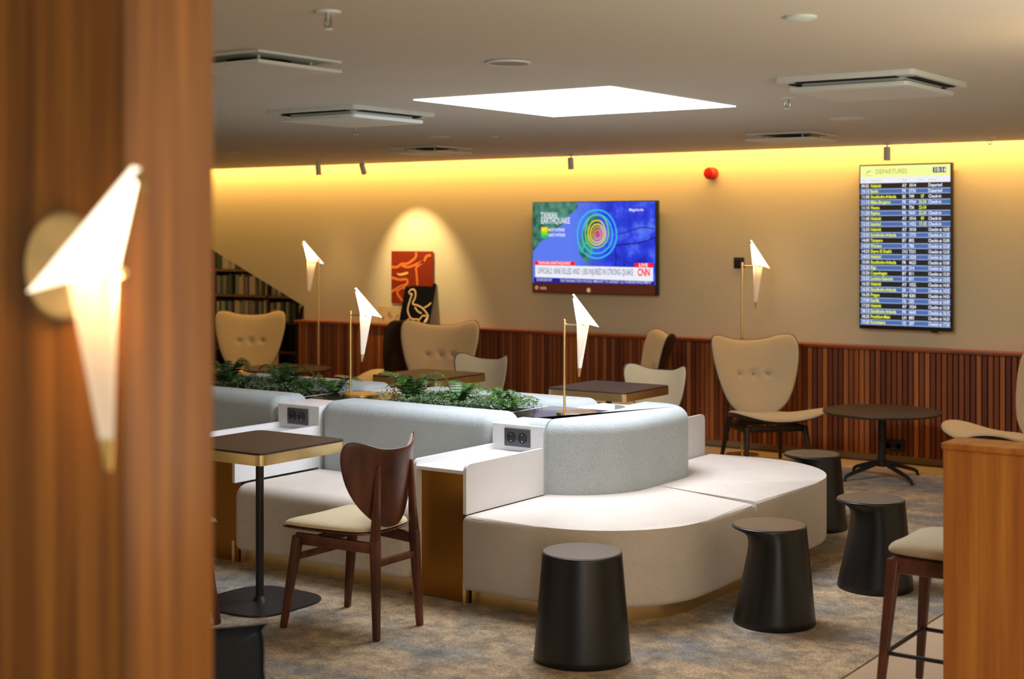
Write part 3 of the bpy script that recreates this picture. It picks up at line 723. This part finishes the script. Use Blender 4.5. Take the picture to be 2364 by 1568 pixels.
def unit(cx_, label, kind='full', group='white side units with sockets'):
    t = thing('socket_unit', label, 'side unit', (cx_, 6.07, 0), 0, group)
    s = -1 if kind != 'far' else 1
    th = .018
    for sx_ in (-1, 1):
        xx = sx_*(UH-th/2)
        b = BM()
        P = rrect(0, .645, (.421 if (sx_ > 0 and s < 0) else 0), .652, [0, .035, 0, 0], 5)  # (depth, z)
        f0 = [b.verts.new((xx-th/2, s*d, z)) for d, z in P]; f1 = [b.verts.new((xx+th/2, s*d, z)) for d, z in P]
        b.faces.new(f0); b.faces.new(f1[::-1])
        for i in range(len(P)): b.faces.new((f0[i], f0[(i+1) % len(P)], f1[(i+1) % len(P)], f1[i]))
        obj('side_panel', b, white, t)
    b = BM(); box(b, -UH+th, UH-th, min(0, s*.64), max(0, s*.64), .604, .622, .002, 1); obj('shelf', b, white, t)
    ya, yb_ = sorted((s*.585, s*.60))
    b = BM(); box(b, -UH+th, UH-th, ya, yb_, .0, .604); obj('front_panel', b, brassdk, t)
    ya, yb_ = sorted((s*.645, s*.648))
    b = BM(); box(b, -UH+.0005, -UH+th, ya, yb_, 0, .12); obj('toe_guard', b, brass, t)
    b = BM(); box(b, UH-th, UH-.0005, ya, yb_, 0, .12); obj('toe_guard', b, brass, t)
    ya, yb_ = sorted((0, -s*.275))
    b = BM(); box(b, -UH, UH, ya, yb_, 0, .757, .002, 1); obj('tower', b, white, t)
    if s < 0:
        b = BM(); box(b, -.078, .078, -.008, 0, .647, .737, .003, 2); sk = obj('power_socket', b, plain('anthracite_plastic', srgb(66, 68, 74), .4), t)
        for q in (-1, 1):
            b = BM(); lathe(b, [(.027, 0), (.027, .002), (.0215, .002), (.0205, -.003), (0, -.003)], n=24)
            for v in b.verts: v.co = Vector((v.co.x+q*.034, -.0085-v.co.z, v.co.y+.692))
            obj('outlet', b, stoolblk, sk)
            b = BM()
            for z in (-.0165, .0165): box(b, q*.034-.003, q*.034+.003, -.0125, -.008, .692+z-.0025, .692+z+.0025)
            obj('earth_clip', b, plain('clip_metal', (.8, .8, .8), .25, 1.), sk)
    return t
unit(UC[0], 'white side unit with black double socket at the curved bench')
unit(UC[1], 'white side unit with black double socket nearer the pillar')
for i, cx_ in enumerate(UC[:2]):
    t = unit(cx_+.01, 'white side unit on the far side of the island, %s' % ('beside the curved bench' if i == 0 else 'behind the left ferns'), 'far'); t.location.y = 7.13
# planter boxes and stone tops
def planter(x0, x1, label):
    t = thing('planter_box', label, 'planter', ((x0+x1)/2, 6.605, 0), 0, 'planters in the island')
    hw = (x1-x0)/2; hy = .235
    b = BM()
    box(b, -hw, hw, -hy, -hy+.012, .45, .735); box(b, -hw, hw, hy-.012, hy, .45, .735)
    box(b, -hw, -hw+.012, -hy+.012, hy-.012, .45, .757); box(b, hw-.012, hw, -hy+.012, hy-.012, .45, .757); box(b, -hw, hw, -hy, hy, 0.0, .45)
    obj('tray', b, white, t)
    b = BM(); box(b, -hw+.012, hw-.012, -hy+.012, hy-.012, .45, .735); obj('soil', b, soil, t)
planter(-5.47, -4.53, 'long white planter of ferns between the two table lamps')
planter(-7.3, -5.97, 'long white planter of ferns left of the left table lamp')
for x0_, x1_, lb in ((-4.525, -4.07, 'dark polished stone top under the right table lamp'), (-5.965, -5.475, 'dark polished stone top under the left table lamp')):
    b = BM()
    if x0_ > -5: prism(b, [(x0_, 6.362), (-4.06, 6.362), (-4.06, 6.37), (-3.99, 6.37), (-3.99, 6.845), (-4.06, 6.845), (x0_, 6.845)], .70, .757, .002, 0, 1)
    else: prism(b, [(x0_, 6.362), (x1_, 6.362), (x1_, 6.845), (x0_, 6.845)], .70, .757, .002, 0, 1)
    st = obj('stone_top', b, stone); tag(st, lb, 'counter top')
    b = BM(); box(b, x0_+.03, x1_-.03, 6.42, 6.80, 0, .70); obj('carcass', b, walnutdk, st)

# ---- plants
def moss(x0, x1, n, label):
    b = BM()
    for i in range(n):
        x = random.uniform(x0, x1); y = random.uniform(6.385, 6.825); z = .755+random.random()**.6*.065*(1-.3*abs((y-6.605)/.22))+.012*math.sin(x*17)
        s = random.uniform(.005, .011); a = random.uniform(0, 2*PI); t_ = random.uniform(-.6, .9)
        u = Vector((math.cos(a), math.sin(a), t_)).normalized()*s; v = Vector((-math.sin(a), math.cos(a), random.uniform(-.4, .4)))*s*.6
        c = Vector((x, y, z)); b.faces.new([b.verts.new(p) for p in (c-u, c+v, c+u, c-v)])
    tag(obj('ground_cover', b, moss_m, recalc=False), label, 'ground cover plant', kind='stuff')
moss(-5.45, -4.55, 4600, 'dense small-leaved ground cover filling the right planter')
moss(-7.0, -5.99, 4600, 'dense small-leaved ground cover filling the left planter')
def fern(x, y, r, hgt, n, mat, label, seed, z=.75, grp=None):
    R = random.Random(seed); b = BM()
    for k_ in range(n):
        az = 2*PI*k_/n+R.uniform(-.25, .25); L = r*R.uniform(.7, 1.2); H = hgt*1.35*R.uniform(.45, 1.15); m = 15
        d = Vector((math.cos(az), math.sin(az)*.62, 0)); pts = []
        for i in range(m+1):
            s = i/m; pts.append(Vector((0, 0, z))+d*L*(s**.9)+Vector((0, 0, H*math.sin(min(1, s*.98)*PI*.72)/math.sin(PI*.5)*(1-.15*s))))
        side = Vector((-d.y, d.x, 0)).normalized()
        for i in range(1, m+1):
            p = pts[i]; q = pts[i-1]; f = (p-q).normalized(); s = i/m
            wdt = L*.25*math.sin(PI*min(1, .12+s*.86))**.8*R.uniform(.85, 1.1)
            for sg in (-1, 1):
                tip = p+side*sg*wdt+f*wdt*.30+Vector((0, 0, -wdt*.22)); w1 = (p-q)*.62
                mid = (p+tip)/2
                b.faces.new([b.verts.new(v) for v in (p-w1*.5, mid-w1*.55+Vector((0, 0, .001)), tip, mid+w1*.5, p+w1*.4)])
        up = Vector((0, 0, .0012))
        for i in range(m):
            b.faces.new([b.verts.new(v) for v in (pts[i]-side*.0012+up, pts[i]+side*.0012+up, pts[i+1]+side*.001+up, pts[i+1]-side*.001+up)])
    tag(obj('fern', b, mat, None, (x, y, 0), recalc=False), label, 'fern', grp)
fern(-6.83, 6.60, .19, .13, 17, fern2_m, 'dark fern against the pillar edge, leftmost in the planter', 1)
fern(-6.62, 6.52, .15, .07, 13, fern2_m, 'low dark fern second from the pillar', 2)
fern(-6.36, 6.62, .21, .12, 18, fern2_m, 'bushy fern in the middle of the left planter', 3)
fern(-6.12, 6.55, .14, .08, 13, fern_m, 'small fern just left of the left table lamp', 4)
fern(-5.98, 6.66, .17, .09, 14, fern_m, 'fern growing around the left table lamp pole', 5)
fern(-5.35, 6.62, .21, .13, 17, fern_m, 'light green fern right of the left table lamp', 6)
fern(-4.98, 6.58, .19, .10, 17, fern_m, 'broad green fern in the middle of the right planter', 7)
fern(-4.70, 6.66, .17, .085, 15, fern_m, 'fern towards the right end of the right planter', 8)
fern(-4.60, 6.52, .16, .07, 14, fern_m, 'low fern spilling at the right planter end beside the lamp', 9)

# ============================================================ LAMPS
def bird(parent, at, heading, sc=1.0, brass_tail=True, power=1.2):
    """folded paper bird; heading = angle of the beak direction about z"""
    hx, hy = math.cos(heading), math.sin(heading)
    def M(p): return (at[0]+sc*(p[0]*hx-p[1]*hy), at[1]+sc*(p[0]*hy+p[1]*hx), at[2]+sc*p[2])
    def sheet(tris, th=.0012):
        b = BM(); V = {}
        for tr in tris:
            vs = []
            for p in tr:
                if p not in V: V[p] = b.verts.new(M(p))
                vs.append(V[p])
            b.faces.new(vs)
        bmesh.ops.recalc_face_normals(b, faces=b.faces)
        bmesh.ops.solidify(b, geom=b.faces[:], thickness=th)
        return b
    H0 = (.080, 0, .158); H1 = (.062, 0, .162); sp = (-.035, 0, .062)
    T = []
    for s in (-1, 1):
        F = (.006, s*.018, .000); Wt = (-.122, s*.042, -.022); Mi = (-.03, s*.034, -.004)
        T += [(H0, F, Mi), (H1, H0, Mi), (H1, Mi, Wt), (H1, Wt, sp)]
    o = obj('bird_body', sheet(T), lamp_paper, parent, angle=5)
    T = []
    for s in (-1, 1):
        a = (-.048, s*.030, .01); c = (.026, s*.004, .008); e = (.020, s*.002, -.235); d = (.004, s*.012, -.235)
        T += [(a, c, e), (a, e, d)]
    obj('bird_tail', sheet(T), lamp_tail, parent, angle=5)
    T = []
    for s in (-1, 1):
        d = (.004, s*.012, -.235); e = (.020, s*.002, -.235); f_ = (.017, s*.001, -.282); g = (.008, s*.005, -.280)
        T += [(d, e, f_), (d, f_, g)]
    obj('tail_tip', sheet(T), brass, parent, angle=5)
    b = sheet([(H0, (.066, .004, .145), (.095, 0, .126)), (H0, (.066, -.004, .145), (.095, 0, .126))]); obj('beak', b, brass, parent, angle=5)
    l = bpy.data.lights.new('bulb', 'POINT'); l.energy = power; l.color = (1.0, .60, .25); l.shadow_soft_size = .03*sc
    lo = bpy.data.objects.new('bulb_light', l); COL.objects.link(lo); lo.parent = parent; lo.location = M((-.01, 0, -.012))
def table_lamp(x, y, label):
    t = thing('table_lamp', label, 'table lamp', (x, y, .757), 0, 'brass bird table lamps')
    b = BM(); lathe(b, [(.106, 0), (.108, .002), (.108, .012), (.106, .014), (0, .014)], n=48); obj('base', b, brass, t)
    b = BM(); cyl(b, (-.078, 0, 0), .0068, .012, .505, 16, .001); obj('pole', b, brass, t)
    b = BM(); tube(b, [(-.078, 0, .478), (.045, 0, .478)], .0045, 10); obj('perch_arm', b, brass, t)
    bird(t, (.022, 0, .484), -PI/2, 1.0, power=1.0)
table_lamp(-4.20, 6.60, 'brass table lamp with white paper bird, right one on the island')
table_lamp(-5.735, 6.62, 'brass table lamp with white paper bird, left one among the ferns')
def floor_lamp(x, y, sgn, label, hh=1.50):
    t = thing('floor_lamp', label, 'floor lamp', (x, y, 0), 0, 'tall brass bird floor lamps')
    b = BM(); lathe(b, [(.13, 0), (.13, .012), (0, .012)], n=40); obj('base', b, brass, t)
    b = BM(); cyl(b, (0, 0, 0), .009, .012, hh, 14); obj('pole', b, brass, t)
    b = BM(); tube(b, [(0, 0, hh-.03), (sgn*.16, 0, hh-.03)], .0055, 10); obj('perch_arm', b, brass, t)
    bird(t, (sgn*.115, 0, hh-.022), -PI/2, 1.2, power=1.3)
floor_lamp(-5.06, 10.34, 1, 'tall brass floor lamp with paper bird behind the winged armchair')
floor_lamp(-9.50, 10.36, -1, 'tall brass floor lamp with paper bird left of the posters', 1.48)
t = thing('wall_lamp', 'large lit paper bird wall lamp on the wooden pillar', 'wall lamp', (-1.758, 1.387, 1.673))
b = BM(); lathe(b, [(.078, 0), (.078, .022), (.070, .028), (0, .030)], n=48)
for v in b.verts: v.co = Vector((v.co.x, -v.co.z, v.co.y))
obj('wall_plate', b, plain('plate_brass', (.92, .74, .42), .45, .75), t)
b = BM(); tube(b, [(.05, -.03, .0), (.05, -.085, .0)], .006, 12); tube(b, [(.05, -.085, -.005), (.215, -.085, -.005)], .006, 12); obj('perch_arm', b, brass, t)
bird(t, (.175, -.085, -.012), 0.0, .92, power=5.0)

# ============================================================ TABLES
def square_table(x, y, label):
    t = thing('square_table', label, 'table', (x, y, 0), 0, 'square brass-edged tables')
    b = BM(); prism(b, rrect(-.285, .285, -.285, .285, .035, 6), .742, .752, .0015, 0, 1); obj('tabletop', b, tabletop, t)
    b = BM(); prism(b, rrect(-.287, .287, -.287, .287, .037, 6), .695, .742); obj('edge_band', b, brass, t)
    b = BM(); cyl(b, (0, 0, 0), .019, .02, .70, 20); lathe(b, [(.034, .010), (.030, .016), (.021, .03), (.019, .03)], n=24); obj('column', b, black, t)
    P = []
    for k_ in range(4):
        a0 = k_*90; 
        for i in range(13):
            a = math.radians(a0-45+90*i/12+45)
    for i in range(64):
        a = 2*PI*i/64; c, s = abs(math.cos(a)), abs(math.sin(a)); n_ = 3.6; r = .245/((c**n_+s**n_)**(1/n_)); P.append((r*math.cos(a), r*math.sin(a)))
    b = BM(); prism(b, P, 0, .010, .002, 0, 1); obj('base', b, black, t)
square_table(-4.89, 4.93, 'square table with brass edge in front beside the walnut chair')
square_table(-4.83, 7.97, 'square brass-edged table behind the island, right of the two')
square_table(-6.28, 7.97, 'square brass-edged table behind the island, left of the two')
def round_table(x, y, rz, label):
    t = thing('round_table', label, 'table', (x, y, 0), rz, 'low round dark tables')
    b = BM(); lathe(b, [(.0, .455), (.385, .455), (.405, .462), (.408, .47), (.405, .476), (0, .476)], n=56); obj('tabletop', b, tabletop, t)
    b = BM(); cyl(b, (0, 0, 0), .026, .10, .44, 20); lathe(b, [(.09, .444), (.09, .455)], n=24); cyl(b, (0, 0, 0), .034, .085, .13, 20, .006); obj('column', b, black, t)
    for k_ in range(4):
        a = PI/4+k_*PI/2; c, s = math.cos(a), math.sin(a)
        b = BM(); tube(b, [(c*r, s*r, z) for r, z in ((.02, .115), (.1, .095), (.2, .068), (.28, .045), (.31, .03), (.32, 0))], [.018, .017, .015, .013, .012, .011], 10); obj('leg', b, black, t)
round_table(-3.78, 9.93, .25, 'low round dark table beside the winged armchair at right')
round_table(-9.50, 9.93, 0, 'low round dark table behind the ferns at left')

# ============================================================ DINING CHAIR (faces +Y)
def dining_chair():
    t = thing('dining_chair', '', 'chair', (0, 0, 0), 0, 'walnut dining chairs')
    # back outline (a = x, b = z)
    O = smooth_outline([(0, .800), (.10, .806), (.195, .838), (.236, .826), (.243, .760), (.220, .655), (.175, .565), (.11, .495), (.05, .462), (0, .456), (-.05, .462), (-.11, .495), (-.175, .565), (-.220, .655), (-.243, .760), (-.236, .826), (-.195, .838), (-.10, .806)], 4)
    def bend(y0):
        return lambda a, c, h: (a, y0-.045*((c-.456)/.35)+2.1*a*a+h, c)
    b = BM(); pad(b, O, (0, .66), .005, .007, bend(-.208), 7, 8, 8); obj('backrest', b, walnut, t, angle=60)
    b = BM(); pad(b, [(x*.965, .66+(z-.66)*.965) for x, z in O], (0, .66), .022, .001, bend(-.202), 7, 3, 8); obj('back_cushion', b, creamlt, t, angle=60)
    S = smooth_outline([(0, .235), (.12, .235), (.215, .225), (.235, .19), (.225, .05), (.195, -.12), (.15, -.185), (.06, -.205), (-.06, -.205), (-.15, -.185), (-.195, -.12), (-.225, .05), (-.235, .19), (-.215, .225), (-.12, .235)], 4)
    sm = lambda a, c, h: (a, c, .440+.14*a*a+.02*max(0, c-.1)+h)
    b = BM(); pad(b, S, (0, .02), .006, .008, sm, 6, 8, 8); obj('seat_shell', b, walnut, t, angle=60)
    sm2 = lambda a, c, h: (a, c, .449+.14*a*a+.02*max(0, c-.1)+h)
    b = BM(); pad(b, [(x*.97, .02+(y-.02)*.97) for x, y in S], (0, .02), .032, .001, sm2, 7, 3, 8); obj('seat_cushion', b, creamlt, t, angle=60)
    for s in (-1, 1):
        b = BM()
        bar(b, (s*.215, .225, 0), (s*.185, .165, .405), (.024, .028), (.034, .046), (1, 0, 0), .006); obj('leg', b, walnut, t)
        b = BM()
        bar(b, (s*.150, -.245, 0), (s*.135, -.225, .42), (.026, .028), (.034, .044), (1, 0, 0), .006)
        bar(b, (s*.135, -.225, .40), (s*.112, -.222, .735), (.034, .040), (.016, .022), (1, 0, 0), .006); obj('leg', b, walnut, t)
        b = BM(); bar(b, (s*.185, .175, .395), (s*.137, -.225, .385), (.024, .052), (.022, .046), (1, 0, 0), .006); obj('side_rail', b, walnut, t)
    b = BM(); bar(b, (-.195, .183, .31), (.195, .183, .31), (.030, .020), (.030, .020), (0, 0, 1), .004); obj('stretcher', b, walnut, t)
    b = BM(); bar(b, (-.14, -.232, .32), (.14, -.232, .32), (.030, .020), (.030, .020), (0, 0, 1), .004); obj('stretcher', b, walnut, t)
    b = BM(); bar(b, (-.18, .06, .40), (.18, .06, .40), (.04, .02), (.04, .02), (0, 0, 1), .003); obj('cross_rail', b, walnut, t)
    return t
ch = dining_chair(); ch.location = (-4.265, 4.885, 0); ch.rotation_euler = (0, 0, PI/2+.02); ch['label'] = 'walnut dining chair with pale seat, back to the camera, at the front table'
dup(ch, (-4.98, 4.32, 0), 0.0, 'dining chair almost hidden behind the wooden pillar edge')
dup(ch, (-4.87, 8.50, 0), PI, 'cream dining chair facing the camera behind the right brass-edged table')
dup(ch, (-6.335, 8.52, 0), PI, 'cream dining chair facing the camera behind the left brass-edged table')

# ============================================================ LOUNGE CHAIR (faces +Y)
def lounge_chair():
    t = thing('lounge_chair', '', 'armchair', (0, 0, 0), 0, 'winged cream lounge chairs')
    half = [(.13, .915), (.24, .945), (.315, .945), (.345, .895), (.343, .80), (.325, .70), (.29, .575), (.238, .46), (.163, .385), (.07, .347)]
    O = smooth_outline([(0, .905)]+half+[(0, .340)]+[(-x, z) for x, z in half[::-1]], 4)
    def bend(y0):
        def f(a, c, h):
            dm_ = max(math.exp(-((a-x_)**2+(c-.655)**2)/.024**2) for x_ in (-.115, 0, .115)) if h > .002 else 0
            return (a, y0-.20*((c-.38)/.56)+1.0*a*a*(1+.25*(c-.4))+h*(1-.75*dm_), c)
        return f
    b = BM(); pad(b, O, (0, .67), .040, .001, bend(-.17), 22, 3, 8); ck = obj('back_cushion', b, cream, t, angle=60)
    b = BM(); pad(b, [(x*1.015, .67+(z-.67)*1.015) for x, z in O], (0, .67), .001, .014, bend(-.172), 6, 8, 6); obj('back_shell', b, walnutdk, t, angle=60)
    half = [(.10, .375), (.22, .385), (.325, .35), (.375, .26), (.355, .16), (.27, .04), (.21, -.07), (.16, -.16)]
    S = smooth_outline([(0, .365)]+half+[(0, -.20)]+[(-x, y) for x, y in half[::-1]], 4)
    sz = lambda a, c: .345+.10*max(0, c)*.6+.62*a*a*(.5+.9*max(0, c+.1))
    sm = lambda a, c, h: (a, c, sz(a, c)+h)
    b = BM(); pad(b, S, (0, .12), .040, .001, sm, 8, 3, 8); obj('seat_cushion', b, cream, t, angle=60)
    b = BM(); pad(b, [(x*1.012, .12+(y-.12)*1.012) for x, y in S], (0, .12), .001, .014, sm, 6, 8, 6); obj('seat_shell', b, walnutdk, t, angle=60)
    for x in (-.115, 0, .115):
        b = BM(); y = -.17-.20*((.655-.38)/.56)+x*x+.014
        lathe(b, [(0, -.006), (.011, -.004), (.013, 0), (.011, .004), (0, .006)], n=14)
        for v in b.verts: v.co = Vector((x+v.co.x, y+v.co.z*.8, .655+v.co.y))
        obj('button', b, plain('button_leather', srgb(150, 130, 100), .7) if 'button_leather' not in MATS else MATS['button_leather'], t)
    for s in (-1, 1):
        b = BM(); bar(b, (s*.26, .255, 0), (s*.22, .20, .315), (.024, .026), (.036, .042), (1, 0, 0), .006); obj('leg', b, walnutdk, t)
        b = BM(); bar(b, (s*.24, -.30, 0), (s*.20, -.22, .35), (.024, .026), (.036, .042), (1, 0, 0), .006); obj('leg', b, walnutdk, t)
        b = BM(); bar(b, (s*.222, .21, .29), (s*.205, -.23, .29), (.026, .05), (.026, .05), (1, 0, 0), .005); obj('side_rail', b, walnutdk, t)
    b = BM(); bar(b, (-.22, .19, .295), (.22, .19, .295), (.045, .022), (.045, .022), (0, 0, 1), .004); obj('cross_rail', b, walnutdk, t)
    b = BM(); bar(b, (-.2, -.22, .295), (.2, -.22, .295), (.045, .022), (.045, .022), (0, 0, 1), .004); obj('cross_rail', b, walnutdk, t)
    return t
def face(dx, dy): return math.atan2(dy, dx)-PI/2
lc = lounge_chair(); lc.location = (-4.70, 10.0, 0); lc.rotation_euler = (0, 0, face(.74, -.68)); lc['label'] = 'winged cream lounge chair beside the low round table, three back buttons in full view'
dup(lc, (-2.86, 9.84, 0), face(-.80, -.60), 'winged cream lounge chair at the right edge above the wooden counter')
dup(lc, (-5.86, 9.97, 0), face(-.76, -.65), 'winged lounge chair seen from the side behind the right square table')
dup(lc, (-7.82, 10.03, 0), face(.50, -.86), 'winged lounge chair in front of the goose poster')
dup(lc, (-8.62, 10.30, 0), face(-.98, -.15), 'winged lounge chair turned away showing its dark shell under the red poster')
dup(lc, (-10.35, 10.27, 0), face(.62, -.78), 'winged lounge chair next to the wooden pillar in front of the nook')

# ============================================================ STOOLS (lip toward +X local)
def stool():
    t = thing('stool', '', 'stool', (0, 0, 0), 0, 'black conical stools')
    n = 72; Hh = .43; b = BM(); rings = []
    zs = [0, .004]+[i*.03 for i in range(1, 10)]+[.30, .32, .33, .34, .355, .37, .385, .40, .41, .42, .427, .43]
    for z in zs:
        u = z/Hh; ring = []
        for i in range(n):
            a = 2*PI*i/n; c, s = math.cos(a), math.sin(a)
            rb = 1/math.sqrt((c/.182)**2+(s/.198)**2)
            # circle r=.163 offset .022
            ct = .022; rt = ct*c+math.sqrt(max(0, .163**2-(ct*s)**2))
            r = rb+(rt-rb)*u
            wgt = max(0, c)**1.4
            rv = rb+(.082-rb)*u
            lip = 0 if z < .30 else (1-math.sqrt(max(0, 1-min(1, (z-.30)/.112)**2)))
            rl = rv+(rt-rv)*min(1, lip)
            r = r*(1-wgt)+rl*wgt
            if z < .003: r -= .004
            if z > .428: r -= .003
            ring.append(b.verts.new((r*c, r*s, z)))
        rings.append(ring)
    for p, q in zip(rings, rings[1:]):
        for i in range(n): b.faces.new((p[i], p[(i+1) % n], q[(i+1) % n], q[i]))
    b.faces.new(rings[0][::-1]); b.faces.new(rings[-1]); obj('body', b, stoolblk, t, angle=50)
    b = BM(); lathe(b, [(.157, .430), (.157, .4325), (0, .4325)], (.022, 0, 0), 56); obj('seat_inlay', b, stooltop, t)
    return t
st = stool(); st.location = (-3.168, 5.02, 0); st.rotation_euler = (0, 0, math.radians(125)); st['label'] = 'black conical stool nearest the camera in front of the curved bench'
LZ = math.radians(215)
dup(st, (-2.775, 5.99, 0), LZ, 'black stool with overhanging lip beside the curved bench, second nearest')
dup(st, (-2.645, 6.86, 0), LZ, 'black stool with overhanging lip behind the bar stool')
dup(st, (-3.47, 8.06, 0), LZ, 'black stool partly hidden behind the far corner of the curved bench')

# ============================================================ RIGHT COUNTER AND BAR STOOL, FOREGROUND CHAIR
t = thing('counter', 'orange-brown veneered counter cutting off the lower right corner', 'counter', (-1.63, 4.84, 0))
b = BM(); box(b, 0, 2.2, 0, .16, 0, 1.0, .003, 1); obj('front', b, veneer2, t)
b = BM(); box(b, -.004, 2.2, -.006, .166, 1.0, 1.022, .003, 1); obj('worktop', b, veneer2, t)
t = thing('bar_stool', 'cream seated bar stool on dark wooden legs beside the veneered counter', 'bar stool', (-1.76, 5.33, 0), face(1, 0))
S = smooth_outline([(0, .215), (.13, .215), (.21, .20), (.225, .15), (.215, 0), (.19, -.14), (.14, -.19), (0, -.20), (-.14, -.19), (-.19, -.14), (-.215, 0), (-.225, .15), (-.21, .20), (-.13, .215)], 4)
sm = lambda a, c, h: (a, c, .556+.5*a*a+h)
b = BM(); pad(b, S, (0, 0), .05, .02, sm, 8, 2.2, 3); obj('seat_cushion', b, cream, t, angle=60)
b = BM(); box(b, -.19, .19, -.165, .175, .49, .55, .01, 2); obj('seat_frame', b, walnut, t)
for sx_ in (-1, 1):
    for sy_ in (-1, 1):
        b = BM(); bar(b, (sx_*.215, sy_*.20, 0), (sx_*.175, sy_*.155, .54), (.026, .026), (.044, .044), (1, 0, 0), .006); obj('leg', b, walnut, t)
for z, ax in ((.20, 0), (.20, 1), (.20, 2), (.20, 3)):
    p = [((-.19, .18), (.19, .18)), ((-.19, -.18), (.19, -.18)), ((.197, -.17), (.197, .17)), ((-.197, -.17), (-.197, .17))][ax]
    b = BM(); tube(b, [(*p[0], z), (*p[1], z)], .008, 8); obj('footrest', b, black, t)
t = thing('tub_chair', 'dark navy shell chair back low in the foreground beside the pillar', 'chair', (-3.115, 2.805, 0), math.radians(35))
O = [(-.24, .30), (.24, .30), (.275, .55), (.27, .655), (.25, .672), (-.25, .672), (-.27, .655), (-.275, .55)]
b = BM(); pad(b, smooth_outline(O, 3), (0, .5), .02, .02, lambda a, c, h: (a, -.20-.06*(c-.3)+1.0*a*a+h, c), 6, 6, 6); obj('backrest', b, navy, t, angle=60)
b = BM(); pad(b, smooth_outline([(-.24, -.2), (.24, -.2), (.25, .2), (.18, .25), (-.18, .25), (-.25, .2)], 3), (0, 0), .03, .02, lambda a, c, h: (a, c, .40+h), 6, 4, 4); obj('seat', b, navy, t, angle=60)
for sx_ in (-1, 1):
    for sy_ in (-1, 1):
        b = BM(); tube(b, [(sx_*.25, sy_*.22, 0), (sx_*.2, sy_*.17, .40)], .012, 10); obj('leg', b, bluem, t)
l = bpy.data.lights.new('nook_fill', 'POINT'); l.energy = 8; l.color = (1.0, .72, .42); l.shadow_soft_size = .1  # added fill to brighten the nook, no lamp stands there
lo = bpy.data.objects.new('nook_fill', l); COL.objects.link(lo); lo.location = (-12.2, 11.2, 2.2)
